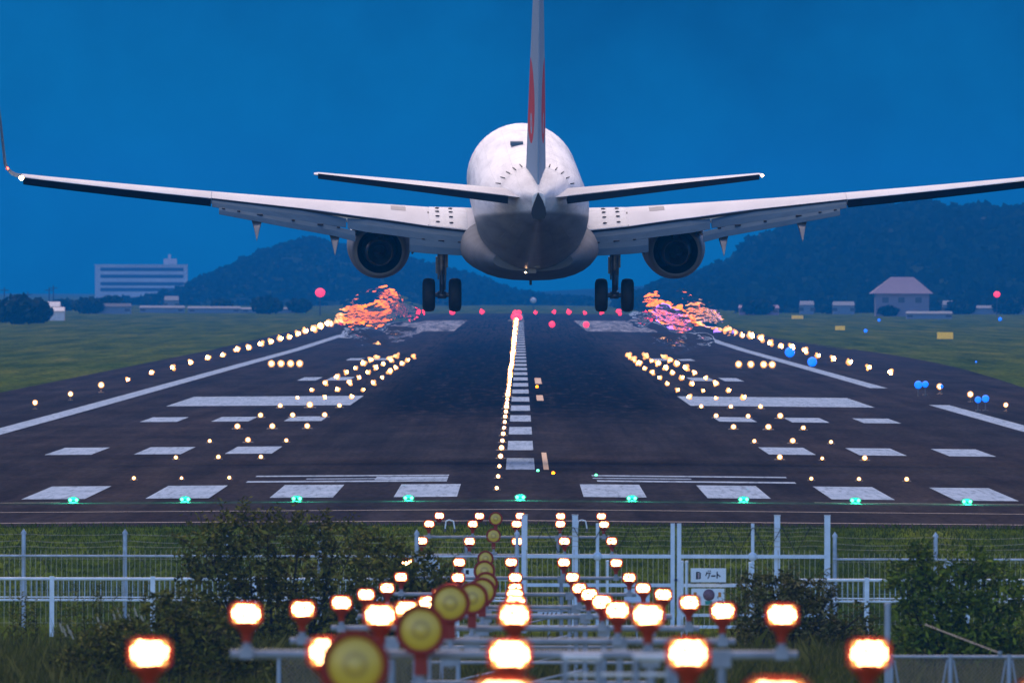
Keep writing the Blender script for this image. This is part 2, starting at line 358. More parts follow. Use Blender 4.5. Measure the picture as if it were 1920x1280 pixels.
mb = MB()   # satellite/antenna blister on the crown
mb.box(-.62, -.20, 17.2, 18.0, 1.90, 2.02); mb.build('roof_antenna', m_flap, plane)
# airfoil
def foil(n=10, tc=.12, cut=1.0, cam=.02):
    us = [cut * (1 - math.cos(math.pi * i / n)) / 2 for i in range(n + 1)]
    def yt(u): return 5 * tc * (.2969 * math.sqrt(u) - .126 * u - .3516 * u * u + .2843 * u ** 3 - .1015 * u ** 4)
    up = [(u, yt(u) + cam * 4 * u * (1 - u)) for u in us]; lo = [(u, -yt(u) * .85 + cam * 4 * u * (1 - u)) for u in us]
    return up[::-1] + lo[1:] + ([] if cut < 1 else [])
def wing_ring(x, yle, c, z, tc, inc, cut=1.0, cam=.02, n=12):
    out = []; ca, sa = math.cos(R(inc)), math.sin(R(inc))
    for u, v in foil(n, tc, cut, cam):
        dy, dz = -u * c, v * c; out.append((x, yle + dy * ca + dz * sa, z + dy * sa + dz * ca))
    return out
YLE = lambda x: 24.3 - (x - 1.88) * .505 if x > 5 else 24.3 - (x - 1.88) * .505 + (5 - x) * .25
YTE = lambda x: 16.6 if x < 5.6 else 16.6 - (x - 5.6) * .10
ZW = lambda x: interp([(1.5, -1.03), (3.3, -.86), (5, -.62), (8, -.28), (10.4, .02), (13, .38), (16.4, .86), (17.15, .98)], x)
TC = lambda x: interp([(1.5, .115), (6, .11), (17, .10)], x)
INC = lambda x: interp([(1.5, 2.6), (6, 1.5), (10.5, .5), (17, 2.2)], x)
CUT = 10.5
for s in (-1, 1):
    wn = empty('wing', (0, 0, 0)); wn.parent = plane
    skin = MB()
    mk = lambda x, cut: wing_ring(s * x, YLE(x), YLE(x) - YTE(x), ZW(x), TC(x), INC(x), cut)
    skin.loft([mk(x, .80 if x < 6 else .76) for x in (1.5, 2.4, 3.3, 4.2, 5.0, 5.6, 7, 8.5, 9.6, CUT)])
    skin.loft([mk(x, .76) for x in (CUT + .01, 11.5, 13, 14.5, 16.0, 16.75)])
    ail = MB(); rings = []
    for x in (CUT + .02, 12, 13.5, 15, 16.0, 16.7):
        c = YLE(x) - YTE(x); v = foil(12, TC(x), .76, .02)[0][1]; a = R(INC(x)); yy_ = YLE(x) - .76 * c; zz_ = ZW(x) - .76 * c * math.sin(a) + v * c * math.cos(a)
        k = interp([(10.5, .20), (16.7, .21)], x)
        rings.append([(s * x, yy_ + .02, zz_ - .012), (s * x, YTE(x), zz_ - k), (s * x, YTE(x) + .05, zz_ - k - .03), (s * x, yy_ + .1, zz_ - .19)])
    ail.loft(rings, False); ail.build('aileron', m_ail_shade, wn)
    # blended winglet
    W = []
    for i in range(8):
        a = i / 7 * R(78); rr = .58
        W.append((16.75 + rr * math.sin(a), YLE(16.75) - .5 * i / 7 * 1.2, ZW(16.75) + .07 + rr * (1 - math.cos(a)), 1.50 - .04 * i, a))
    W += [(17.44, 15.35, 2.75, .95, R(84)), (17.56, 14.8, 4.0, .55, R(85))]
    rs = []
    for x, yle, z, c, a in W:
        rs.append([(s * (x - v * c * math.sin(a)), yle - u * c, z - .07 + v * c * math.cos(a)) for u, v in foil(12, .09, 1.0, .01)])
    wlo = MB(); wlo.loft(rs)
    skin.build('wing_skin', m_white, wn)
    wlo.build('winglet', m_flap, wn)
    # black strip painted as the shade in the flap gap and spoiler trailing edge line
    gap = MB()
    def te(x, cut=None):   # wing cut trailing edge point
        c = YLE(x) - YTE(x); u = (.80 if x < 6 else .76); a = R(INC(x)); v = .0
        v = foil(12, TC(x), u, .02)[0][1]
        return Vector((s * x, YLE(x) - u * c * math.cos(a) + v * c * math.sin(a), ZW(x) - u * c * math.sin(a) + v * c * math.cos(a)))
    xs_ = [1.95, 3.3, 4.6, 5.8, 7.5, 9, CUT]
    def slab(fx, z0, z1, y0, y1, tck, xs2):
        rings = []
        for x in xs2:
            p = te(x); rings.append([(p.x, p.y + y0, p.z + z0), (p.x, p.y + (y0 + y1) / 2, p.z + (z0 + z1) / 2 + tck * .6), (p.x, p.y + y1, p.z + z1), (p.x, p.y + (y0 + y1) / 2 + .02, p.z + (z0 + z1) / 2 - tck)])
        return rings
    gap.loft([[(te(x).x, te(x).y + .05, te(x).z - .005), (te(x).x, te(x).y - .02, te(x).z + .0), (te(x).x, te(x).y - .02, te(x).z - .085), (te(x).x, te(x).y + .05, te(x).z - .085)] for x in xs_], False)
    gap.build('flap_gap_shade', m_black, wn)
    def flap(name, x0, x1, a0, a1, b0, b1, ytop, ybot, m=m_flap, nseg=6):
        # a0..a1 top edge drop at x0 and x1, b0..b1 bottom edge drop
        rings = []
        for i in range(nseg + 1):
            f = i / nseg; x = x0 + (x1 - x0) * f; p = te(x); a = a0 + (a1 - a0) * f; bb = b0 + (b1 - b0) * f
            rings.append([(p.x, p.y + ytop, p.z - a), (p.x, p.y + ytop * .4 + ybot * .6 - .0, p.z - a * .45 - bb * .55 + .035), (p.x, p.y + ybot, p.z - bb), (p.x, p.y + ybot + .05, p.z - bb - .01),
                          (p.x, p.y + ytop * .5 + ybot * .5 + .2, p.z - (a + bb) / 2 - .1), (p.x, p.y + ytop + .12, p.z - a - .10)])
        mm = MB(); mm.loft(rings, False); return mm.build(name, m, wn)
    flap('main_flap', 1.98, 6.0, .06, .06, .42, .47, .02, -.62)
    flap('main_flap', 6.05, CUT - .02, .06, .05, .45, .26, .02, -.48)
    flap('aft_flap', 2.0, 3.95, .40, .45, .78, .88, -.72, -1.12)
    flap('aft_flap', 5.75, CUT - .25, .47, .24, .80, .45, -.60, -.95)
    # dark brackets along the aft flap
    for x in (2.3, 2.9, 3.5, 6.3, 6.9, 7.8, 8.9, 9.6, 10.1):
        p = te(x); k = interp([(2, .40), (4, .46), (6, .49), (10.5, .27)], x); l = .10 if x in (2.9, 6.9, 8.9) else .05
        br = MB(); br.box(min(s * (x - l), s * (x + l)), max(s * (x - l), s * (x + l)), p.y - .72, p.y - .60, p.z - k - .02, p.z - k + .04); br.build('flap_bracket', m_black, wn)
    for x, dz in ((6.42, .78), (9.0, .58)):
        mm = MB(); p = te(x); px = p.x
        tip_ = (px - s * .05, p.y - 1.75, p.z - dz - .62)
        rg = lambda y, w_, z0, z1: [(px - w_, y, z0), (px + w_, y, z0), (px + w_ * .8, y, (z0 + z1) / 2), (px, y, z1), (px - w_ * .8, y, (z0 + z1) / 2)]
        mm.loft([rg(p.y + 2.2, .06, p.z - .35, p.z - .5), rg(p.y + .8, .17, p.z - .3, p.z - .75), rg(p.y - .6, .17, p.z - dz + .03, p.z - dz - .22), rg(p.y - 1.2, .09, p.z - dz - .14, p.z - dz - .46), rg(p.y - 1.7, .015, p.z - dz - .50, p.z - dz - .58)], False)
        mm.build('flap_track_fairing', m_nacelle, wn)
    # root fillet panels with rows of dark fasteners, chafe patch
    def top(x, u): 
        c = YLE(x) - YTE(x); v = [q for q in foil(12, TC(x), 1.0, .02)][:13]
        vv = interp([(q[0], q[1]) for q in v[::-1]], u); a = R(INC(x))
        return Vector((s * x, YLE(x) - u * c * math.cos(a) + vv * c * math.sin(a), ZW(x) - u * c * math.sin(a) + vv * c * math.cos(a)))
    for x in (2.55, 3.0):
        for u in (.35, .47, .59, .71):
            fs_ = MB(); p = top(x, u) + Vector((0, 0, .014)); fs_.lathe(p, (0, 0, 1), [(0, .075), (.03, .06), (.04, .0)], 8, False); fs_.build('panel_fastener', m_black, wn)
    q = MB(); q.add([top(3.28, u) + Vector((0, 0, .006)) for u in (.12, .3, .5, .79)] + [top(3.33, u) + Vector((0, 0, .006)) for u in (.12, .3, .5, .79)], [(0, 1, 5, 4), (1, 2, 6, 5), (2, 3, 7, 6)])
    q.build('panel_joint', m_black, wn)
    q = MB(); q.add([top(x, u) + Vector((0, 0, .007)) for x in (4.05, 4.55) for u in (.25, .40, .52)], [(0, 1, 4, 3), (1, 2, 5, 4)]); q.build('walkway_patch', mat('walkway_grey', (.30, .28, .28)), wn)
    q = MB(); U_ = [.12 + .067 * k for k in range(11)]; q.add([top(x, u) + Vector((0, 0, .012)) for x in (2.0, 2.6, 3.27) for u in U_], [(j * 11 + i, j * 11 + i + 1, j * 11 + i + 12, j * 11 + i + 11) for j in (0, 1) for i in range(10)]); q.build('root_panel', m_nacelle if False else mat('root_panel_grey', (.42, .45, .50), .4), wn)
    mm = MB(); mm.ball((s * 16.75, 14.95, .93), .075 if s < 0 else .05); mm.build('wingtip_lamp', m_bead, wn)
    mm = MB(); mm.ball((s * 17.22, 15.3, 1.22), .05); mm.build('navigation_lamp', m_navr if s < 0 else mat('aircraft_lamp_green', (.1, 1, .4), emit=(.05, 1, .4), strength=8), wn)
    # engine
    en = empty('engine', (0, 0, 0)); en.parent = plane
    ex, ez = s * 4.92, -1.73
    o = (ex, 0, ez)
    mm = MB(); mm.lathe((ex, 0, ez), (0, 1, 0), [(19.75, .74), (19.7, .78), (20.6, .93), (21.8, 1.04), (23.2, 1.07), (24.4, 1.02), (24.9, .93), (24.95, .88), (24.6, .82), (22.5, .76)], 40); mm.build('nacelle', m_nacelle, en)
    mm = MB(); mm.lathe((ex, 0, ez), (0, 1, 0), [(19.75, .745), (20.6, .82), (21.6, .84), (21.65, .0)], 40); mm.build('fan_duct', m_duct, en)
    mm = MB(); mm.lathe((ex, 0, ez), (0, 1, 0), [(21.2, .58), (19.6, .50), (18.75, .42), (18.74, .395), (19.4, .40), (19.5, .0)], 32); mm.build('core_nozzle', m_core, en)
    mm = MB(); mm.lathe((ex, 0, ez), (0, 1, 0), [(19.4, .22), (18.6, .13), (18.2, .0)], 20); mm.build('exhaust_plug', m_duct, en)
    mm = MB(); yb, yf = 18.6, 23.5
    mm.loft([[(ex - .13, yb, ez + .5), (ex + .13, yb, ez + .5), (ex + .11, yb + .6, ez + 1.25), (ex - .11, yb + .6, ez + 1.25)], [(ex - .2, yf, ez + .6), (ex + .2, yf, ez + .6), (ex + .17, yf, ez + 1.25), (ex - .17, yf, ez + 1.25)]], False)
    mm.build('pylon', m_duct, en)
    mm = MB(); mm.lathe((ex - s * -.85, 20.2, ez + .62), (0, 1, 0), [(-.5, 0), (-.3, .09), (.6, .16), (2, .1), (2.5, 0)], 10); mm.build('pylon_fairing', m_polish, en)
    # main gear
    mg = empty('main_landing_gear', (0, 0, 0)); mg.parent = plane
    gx, gy = s * 2.86, 18.6; zw_ = -3.12
    mm = MB(); mm.tube((gx, gy, -1.45), (gx, gy, -2.45), .155, .15, 14); mm.tube((gx, gy, -2.42), (gx, gy, zw_), .085, .08, 12)
    mm.tube((gx, gy - .12, -2.3), (gx, gy - .32, -2.75), .05, .05); mm.tube((gx, gy - .32, -2.75), (gx, gy - .10, zw_ + .05), .05, .05)
    mm.tube((gx - .12, gy - .1, -1.7), (gx - .12, gy - .1, -2.6), .03); mm.tube((gx + .13, gy - .1, -1.8), (gx + .1, gy - .1, -2.95), .025)
    mm.box(gx - .21, gx - .12, gy - .1, gy + .1, -2.4, -1.85); mm.box(gx + .12, gx + .2, gy - .1, gy + .1, -2.2, -1.75)
    mm.build('strut', m_steel, mg)
    mm = MB(); mm.tube((gx - .55, gy, zw_), (gx + .55, gy, zw_), .075, .075, 12); mm.lathe((gx, gy, zw_), (1, 0, 0), [(-.16, .0), (-.14, .12), (.14, .12), (.16, 0)], 12); mm.build('axle', m_steel, mg)
    mm = MB(); mm.path([(gx + s * .03, gy, -1.62), (gx + s * .35, gy, -1.47), (gx + s * .62, gy - .05, -1.42), (gx + s * .85, gy - .1, -1.55), (gx + s * 1.0, gy, -1.75)], .035, 6); mm.path([(gx, gy, -1.75), (gx + s * .4, gy, -1.5)], .05, 6); mm.build('side_brace', m_steel, mg)
    mm = MB(); mm.box(min(gx + s * .28, gx + s * .45), max(gx + s * .28, gx + s * .45), gy - .2, gy - .1, -1.52, -1.45); mm.build('landing_gear_light', m_polish, mg)
    for q in (-.435, .435):
        wh = MB(); wh.lathe((gx + q, gy, zw_), (1, 0, 0), [(-.205, .30), (-.21, .42), (-.17, .52), (-.07, .555), (.07, .555), (.17, .52), (.21, .42), (.205, .30)], 28)
        ww = wh.build('wheel', m_rubber, mg)
        rm = MB(); rm.lathe((gx + q, gy, zw_), (1, 0, 0), [(-.20, 0), (-.17, .15), (-.19, .30), (.19, .30), (.17, .15), (.20, 0)], 20); rm.build('rim', m_steel, ww)
    # tailplane
    st = MB(); zs = lambda x: 1.02 + (x - .6) * .128
    SX = [(.55, 5.3, 3.75, .088), (1.2, 5.0, 3.5, .09), (3.5, 3.55, 2.6, .09), (7.05, 1.2, 1.3, .09), (7.18, .95, 1.0, .06)]
    st.loft([wing_ring(s * x, yl, c, zs(x), tc, -.8, 1.0, -.015) for x, yl, c, tc in SX])
    st.build('tailplane', m_white, plane)
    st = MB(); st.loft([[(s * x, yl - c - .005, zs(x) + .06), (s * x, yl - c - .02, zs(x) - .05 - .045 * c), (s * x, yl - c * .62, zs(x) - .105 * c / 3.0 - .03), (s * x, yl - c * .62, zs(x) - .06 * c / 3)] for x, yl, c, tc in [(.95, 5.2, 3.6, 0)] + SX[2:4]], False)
    st.build('elevator', m_under_shade, plane)
    if s > 0:
        q = MB(); q.ball((7.15, .0, zs(7.15)), .04); q.build('tail_lamp', m_bead, plane)
    # vortex ticks around tail
mm = MB()
for k in range(-7, 8):
    if abs(k) < 2: continue
    a = R(90 - k * 9.5); y0 = 5.6
    def sp(y, a_):
        hw, zt, zb = sec_at(y); zc = zt - hw if zt - zb > 2 * hw else (zt + zb) / 2
        return Vector((hw * math.cos(a_), y, zc + (zt - zc) * math.sin(a_)))
    for q in range(2):
        mm = MB(); p0, p1 = sp(y0 + q * .5, a) + Vector((0, 0, .02)), sp(y0 + .55 + q * .5, a) + Vector((0, 0, .02)); mm.tube(p0, p1, .020, .020, 5); mm.build('vortex_generator', m_black, plane)
# fin
m_fin, t, b, co = new_mat('fin_paint', .6, .2)
sx = t.nodes.new('ShaderNodeSeparateXYZ'); t.links.new(co, sx.inputs[0])
dy = math_node(t, 'SUBTRACT', sx.outputs[1], 3.05); dz = math_node(t, 'SUBTRACT', sx.outputs[2], 4.12)
rr = math_node(t, 'SQRT', math_node(t, 'ADD', math_node(t, 'MULTIPLY', dy, dy), math_node(t, 'MULTIPLY', dz, dz)))
disc = math_node(t, 'LESS_THAN', rr, 1.40)
rr2 = math_node(t, 'SQRT', math_node(t, 'ADD', math_node(t, 'MULTIPLY', math_node(t, 'ADD', dy, .15), math_node(t, 'ADD', dy, .15)), math_node(t, 'MULTIPLY', math_node(t, 'ADD', dz, .75), math_node(t, 'ADD', dz, .75))))
inner = math_node(t, 'MULTIPLY', math_node(t, 'GREATER_THAN', rr2, .12), math_node(t, 'LESS_THAN', rr2, .34))
red = math_node(t, 'MULTIPLY', disc, math_node(t, 'SUBTRACT', 1.0, inner))
t.links.new(mixc(t, red, (.22, .31, .42), (.46, .006, .010)), b.inputs['Base Color'])
fin = MB()
FZ = [(1.45, 7.9, 7.1), (2.1, 7.2, 6.5), (3.0, 6.35, 5.75), (5.0, 4.65, 4.35), (7.0, 2.95, 2.95), (8.7, 1.5, 1.9), (8.85, 1.2, 1.5)]
def fring2(z, yle, c, k=1.0):
    pr = [(0, 0), (.05, .055), (.18, .092), (.34, .106), (.65, .062), (.985, .008)]
    th = interp([(1.4, 3.05), (3, 2.75), (5, 2.3), (7, 1.75), (9, 1.2)], z) 
    L = [(-v * th, yle - u * c, z) for u, v in pr]; Rr = [(v * th, yle - u * c, z) for u, v in pr[::-1]]
    return L[1:] + Rr[:-1] + [(0, yle, z)]
fin.loft([fring2(*f) for f in FZ], False); fin.build('fin', m_fin, plane)
dn = MB(); dn.loft([[(-.05, 13, 1.93), (.05, 13, 1.93), (.0, 13, 1.95)], [(-.2, 8, 1.9), (.2, 8, 1.9), (0, 7.8, 2.6)]], False); dn.build('dorsal_fairing', m_white, plane)
# ------------------------------------------------------------------ runway and approach lights
m_warm = mat('lamp_warm_glow', (1, .7, .4), emit=(1.0, .48, .17), strength=60)
m_warm2 = mat('lamp_amber_glow', (1, .7, .3), emit=(1.0, .50, .16), strength=22)
m_halo = mat('lamp_globe_amber', (1, .6, .2), emit=(1.0, .36, .08), strength=1.3)  # glow around lit lamps, modelled as a dim emissive amber ball
m_dim = mat('lamp_amber_rim', (1, .6, .2), emit=(1.0, .42, .08), strength=2.2)
m_app = mat('approach_lamp_glow', (1, .7, .4), emit=(1.0, .60, .26), strength=20, sampling='FRONT')
m_green = mat('lamp_green_glow', (.0, .02, .01), emit=(.10, 1.0, .38), strength=6)
m_red = mat('lamp_red_glow', (1, .1, .1), emit=(1.0, .02, .06), strength=3.2)
m_orange = mat('lamp_orange_glow', (1, .4, .05), emit=(1.0, .14, .0), strength=30)
m_blue = mat('lamp_blue_glow', (.1, .2, 1), emit=(.0, .16, 1.0), strength=1.8)
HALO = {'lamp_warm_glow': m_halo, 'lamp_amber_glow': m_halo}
m_redpaint = mat('red_lamp_housing', (.34, .030, .010), .6, var=.2, nscale=20)
m_pipe = mat('galvanised_pipe', (.26, .29, .35), .5, .1, var=.2, nscale=5)
m_base = mat('light_base', (.10, .09, .08), .7)
def runway_lamp(name, label, cat, group, m, r=.13, h=.32):
    t = empty(name, (0, 0, 0), label, cat, group)
    q = MB(); q.lathe((0, 0, 0), (0, 0, 1), [(0, r * .9), (.04, r * .8), (.05, r * .18), (h - r * .9, r * .18), (h - r * .9, 0)], 8); q.build('lamp_base', m_base, t)
    q = MB(); q.ball((0, 0, h), r, 12, 8); q.build('lamp_globe', HALO.get(m.name, m), t)  # on warm lamps this ball is the glow halo around the core
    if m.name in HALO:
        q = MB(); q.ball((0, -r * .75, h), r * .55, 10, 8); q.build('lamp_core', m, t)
    return t
LUMP = {}
def lumpy(o):
    '''swap the round globes of a far lamp for an uneven cluster of balls shaped like its shimmer-bloated glow'''
    for ch in list(o.children):
        if ch.name.startswith(('lamp_globe', 'lamp_core', 'lamp_lens', 'lamp_halo')):
            mt = ch.data.materials[0]; key = (mt.name, ch.name.split('.')[0])
            if key not in LUMP:
                LUMP[key] = []; vs = [v.co for v in ch.data.vertices]; c = sum(vs, Vector()) / len(vs); r = max((v - c).length for v in vs)
                for v in range(5):
                    rv = random.Random(v * 7 + 1); q = MB()
                    for _ in range(7): q.ball(c + Vector((rv.uniform(-.62, .62) * r, rv.uniform(-.2, .1) * r, rv.uniform(-.55, .6) * r)), r * rv.uniform(.32, .62), 7, 5)  # overlapping emissive balls model the glow bloated by shimmer
                    o2 = q.build('tmp', mt); LUMP[key].append(o2.data); bpy.data.objects.remove(o2)
            ch.data = random.choice(LUMP[key])
        elif ch.name.startswith('lamp_base'): bpy.data.objects.remove(ch)
def word(i, n=20): return ORD[i] if i < len(ORD) else 'far'
# edge lights, both sides, every 60 m
for s, side in ((-1, 'left'), (1, 'right')):
    proto = {}
    k = 0; y = 761.0; i = 0
    while y < 2815:
        dist_end = 2815 - y
        m, nm = (m_orange, 'orange') if dist_end < 700 else (m_warm, 'warm')
        if not (s > 0 and i == 3):
            lab = ('warm white edge light on the %s runway edge, %s of its row from the camera' % (side, word(i))) if i < 14 else (
                   'one of the crowded far warm white edge lights of the %s runway edge' % side if nm == 'warm' else
                   'one of the orange edge lights at the far end of the %s runway edge' % side)
            x = s * 23.8; sc_ = (1.1 if y < 1000 else 1.15) * (y / 761.0) ** (1.25 if y < 2000 else 1.45) * random.uniform(.85, 1.15); loc = (x, y, gz(x, y) + .01)
            if nm not in proto:
                o_ = proto[nm] = runway_lamp('runway_edge_light', lab, 'edge light', '%s %s runway edge lights' % (side, nm), m); proto[nm].location = loc; proto[nm].scale = (sc_,) * 3
            else: o_ = dup(proto[nm], loc, lab, None, sc_)
            if y > 900 and i > 2 and o_ is not proto['warm']: lumpy(o_)
        i += 1; y += 60
# centre line lights
pc_ = None
for i in range(78):
    y = 443.6 + i * 27.4
    if y > 2790: break
    x = -.67; loc = (x, y, gz(x, y) + .012); red = y > 2400
    lab = ('small centre line light left of the dashes, %s from the threshold' % word(i)) if i < 16 else ('one of the merged far warm centre line lights' if not red else 'one of the merged red centre line lights at the far end')
    if i == 0:
        pc_ = empty('centre_line_light', loc, lab, 'centre light', 'runway centre line lights')
        q = MB(); q.lathe((0, 0, 0), (0, 0, 1), [(0, .12), (.02, .10), (.025, 0)], 10); q.build('lamp_base', m_base, pc_)
        q = MB(); q.ball((0, -.06, .05), .06, 8, 6); q.build('lamp_halo', m_halo, pc_); q = MB(); q.ball((0, -.11, .055), .036, 8, 6); q.build('lamp_lens', m_warm, pc_)  # first ball is an added amber halo, second the lit lens
        pr_ = empty('centre_line_light', loc, lab, 'centre light', 'red runway centre line lights')
        q = MB(); q.lathe((0, 0, 0), (0, 0, 1), [(0, .12), (.02, .10), (.025, 0)], 10); q.build('lamp_base', m_base, pr_)
        q = MB(); q.ball((0, -.06, .05), .055, 8, 6); q.build('lamp_lens', m_red, pr_)
        pr_used = False
    else:
        scl = 1.15 * (y / 443) ** 1.0
        if red and not pr_used: pr_.location = loc; pr_['label'] = lab; pr_.scale = (scl * 1.8,) * 3; pr_used = True
        else:
            o_ = dup(pr_ if red else pc_, loc, lab, None, scl * (1.8 if red else 1) * random.uniform(.8, 1.2))
            if y > 900: lumpy(o_)
# touchdown zone lights
tz = None; NUM = ['first', 'second', 'third', 'fourth', 'fifth', 'sixth', 'seventh', 'eighth', 'ninth', 'tenth', 'eleventh', 'twelfth', 'thirteenth', 'fourteenth', 'fifteenth', 'sixteenth']
for i in range(15):
    y = 472 + i * 57.5
    for s, side in ((-1, 'left'), (1, 'right')):
        for j, w_ in enumerate(('inner', 'middle', 'outer')):
            x = s * (8.85 + 1.45 * j); loc = (x, y, gz(x, y) + .012); lab = '%s light of the %s touchdown bar from the threshold, %s of the centre line' % (w_, NUM[i], side)
            scl = 1.15 * (y / 472) ** 1.45 * random.uniform(.75, 1.2)
            if tz is None:
                tz = empty('touchdown_light', loc, lab, 'touchdown light', 'touchdown zone lights')
                q = MB(); q.lathe((0, 0, 0), (0, 0, 1), [(0, .12), (.02, .10), (.025, 0)], 10); q.build('lamp_base', m_base, tz)
                q = MB(); q.ball((0, -.05, .055), .062, 8, 6); q.build('lamp_halo', m_halo, tz); q = MB(); q.ball((0, -.10, .06), .036, 8, 6); q.build('lamp_lens', m_warm2, tz)  # larger amber ball imitates the glow around the lens
            else:
                o_ = dup(tz, loc, lab, None, scl)
                if i > 5: lumpy(o_)
# green threshold lights
tg = None
PLACE = ['leftmost', 'second from the left', 'third from the left', 'fourth from the left', 'middle', 'fourth from the right', 'third from the right', 'second from the right', 'rightmost']
for i in range(9):
    x = (i - 4) * 3.03 * 1.0; y = 421.0; loc = (x, y, gz(x, y) + .012); lab = '%s of the twin green lamps across the runway threshold' % PLACE[i]
    if tg is None:
        tg = empty('threshold_light', loc, lab, 'threshold light', 'green threshold lights')
        q = MB(); q.lathe((0, 0, 0), (0, 0, 1), [(0, .17), (.03, .15), (.035, 0)], 12); q.build('lamp_base', m_base, tg)
        q = MB(); q.ball((0, .02, .09), .10, 12, 8, (1.7, .5, .85)); q.build('lamp_halo', mat('lamp_green_halo', (.0, .01, .01), emit=(.0, .36, .20), strength=.5), tg)  # green glow around the twin lenses, modelled as a wide dim ball
        for dx in (-.085, .085):
            q = MB(); q.ball((dx, -.10, .09), .045, 12, 8); q.build('lamp_lens', m_green, tg)
    else: dup(tg, loc, lab)
    l = bpy.data.lights.new('green_glow', 'POINT'); l.energy = 220; l.color = (.02, 1, .55); l.shadow_soft_size = .06
    lo = bpy.data.objects.new('green_glow', l); C.objects.link(lo); lo.location = (x, y - .3, gz(x, y) + .35)
# red end lights
for i, x_ in enumerate((848, 905, 1005, 1037, 1068, 1097, 1128, 1159, 965, 790, 775, 1213)):
    d = 2815; p = (PX(x_, d), d, gz(PX(x_, d), d) + .01)
    lab = '%s red runway end light under the airliner' % ('%s right of the centre line,' % NUM[i - 2] if 2 <= i < 8 else {0: 'farther left', 1: 'lone left', 8: 'central', 9: 'left wheel side', 10: 'outer left wheel side', 11: 'outer right'}[i])
    if i == 0: re_ = runway_lamp('runway_end_light', lab, 'end light', 'red runway end lights', m_red, .5, .7); re_.location = p
    else: lumpy(dup(re_, p, lab, None, random.uniform(.75, 1.2)))
for i, (x_, d) in enumerate(((1035, 2080), (1099, 2080), (640, 2300))):
    p = (PX(x_, d), d, gz(PX(x_, d), d) + .01); dup(re_, p, ['red light on the far runway right of the centre line', 'second red light beyond the far aiming mark on the right', 'red light at the far left runway edge'][i], None, .8)
# slope indicator lamps beside the edge
pp = None
for s, side, xs_, yy in ((-1, 'left', (509, 527, 545, 562), 685), (1, 'right', (1385, 1408, 1432, 1448), 685)):
    for i, x_ in enumerate(xs_):
        d = 1150; X = PX(x_, d); lab = '%s of four amber slope lamps on the %s side of the runway' % (['first', 'second', 'third', 'fourth'][i], side)
        if pp is None: pp = runway_lamp('slope_lamp', lab, 'slope lamp', 'slope indicator lamps', m_warm2, .26, .3); pp.location = (X, d, gz(X, d) + .01)
        else: dup(pp, (X, d, gz(X, d) + .01), lab)
# coloured spots right of the centre line
q = runway_lamp('guidance_light', 'small green spot light at the foot of the peach line', 'spot light', None, m_green, .045, .06); q.location = (.55, 486, gz(.55, 486) + .01)
q = runway_lamp('guidance_light', 'small orange red spot light right of the peach line', 'spot light', None, m_orange, .045, .06); q.location = (1.02, 480, gz(1, 480) + .01)
q = runway_lamp('guidance_light', 'small green spot light on the right figures', 'spot light', None, m_green, .04, .06); q.location = (PX(1118, 474), 474, gz(2.3, 474) + .03)
q = runway_lamp('guidance_light', 'orange spot light farther up beside the dashes', 'spot light', None, m_orange, .07, .09); q.location = (PX(1007, 900), 900, gz(1, 900) + .01)
# blue taxiway lights on the right
tb = None
m_violet = mat('lamp_violet_glow', (.4, .2, 1), emit=(.35, .16, 1.0), strength=3)
for i, (x_, y_, d, r_) in enumerate(((1481, 660, 1300, .42), (1523, 678, 1180, .36), (1722, 721, 860, .22), (1735, 720, 862, .18), (1765, 724, 850, .11), (1834, 749, 760, .16), (1848, 747, 762, .18), (1623, 620, 1900, .22), (1648, 600, 2400, .22), (1875, 598, 2500, .3), (1830, 678, 1180, .07))):
    p = P(x_, y_, d); lab = ['large blurred blue lamp beside the right edge lights', 'second large blurred blue lamp among the right edge lights', 'left lamp of the first blue pair on the right apron', 'right lamp of the first blue pair on the right apron', 'small blue lamp right of the first blue pair',
            'left lamp of the nearer blue pair at the right frame edge', 'right lamp of the nearer blue pair at the right frame edge', 'small blue lamp in the grass between the yellow boards', 'faint blue lamp before the far trees', 'blue lamp in the far grass below the right red light', 'tiny blue lamp in the nearer right grass'][i]
    if tb is None: tb = runway_lamp('taxiway_light', lab, 'taxiway light', 'blue taxiway lights', m_blue, .10, .35)
    o = tb if i == 0 else dup(tb, (0, 0, 0), lab)
    o.scale = (r_ / .10,) * 3; o.location = (p.x, p.y, p.z - .35 * r_ / .10)
vl = None
for i, (x_, y_) in enumerate(((1243, 583), (1268, 590), (1330, 604), (1345, 622), (1372, 628))):
    d = 2000; p = P(x_, y_, d); lab = 'violet blue lamp beside the glowing right edge lights, %s from the left' % NUM[i]
    if vl is None: vl = runway_lamp('taxiway_light', lab, 'taxiway light', 'violet lamps at the right edge', m_violet, .5, .7); o = vl
    else: o = dup(vl, (0, 0, 0), lab)
    o.location = (p.x, p.y, p.z - .7)
# yellow boards
m_board = mat('yellow_board', (.62, .40, .03), .5, nscale=3); m_board.node_tree.nodes['Principled BSDF'].inputs['Emission Color'].default_value = (1, .6, .02, 1); m_board.node_tree.nodes['Principled BSDF'].inputs['Emission Strength'].default_value = .28
for i, (x_, y_, d, w_, h_) in enumerate(((1772, 629, 1750, 1.8, .75), (1575, 616, 2100, 1.3, .75), (1495, 596, 2700, 2.0, .9))):
    p = P(x_, y_, d); t = empty('guidance_sign', (p.x, p.y, gz(p.x, p.y)), ['nearest and brightest yellow lit board in the right grass', 'smallest yellow board, nearer the runway in the right grass', 'farthest yellow board beyond the bright edge lights'][i], 'sign board', 'yellow taxiway boards')
    g0 = gz(p.x, p.y); zc = p.z - g0
    q = MB(); q.box(-w_ / 2, w_ / 2, -.1, .1, zc - h_ / 2, zc + h_ / 2); q.build('panel', m_board, t)
    for dx in (-.6, .6):
        q = MB(); q.box(dx * w_ / 2 - .06, dx * w_ / 2 + .06, -.05, .05, -.02, zc - h_ / 2); q.build('leg', m_base, t)
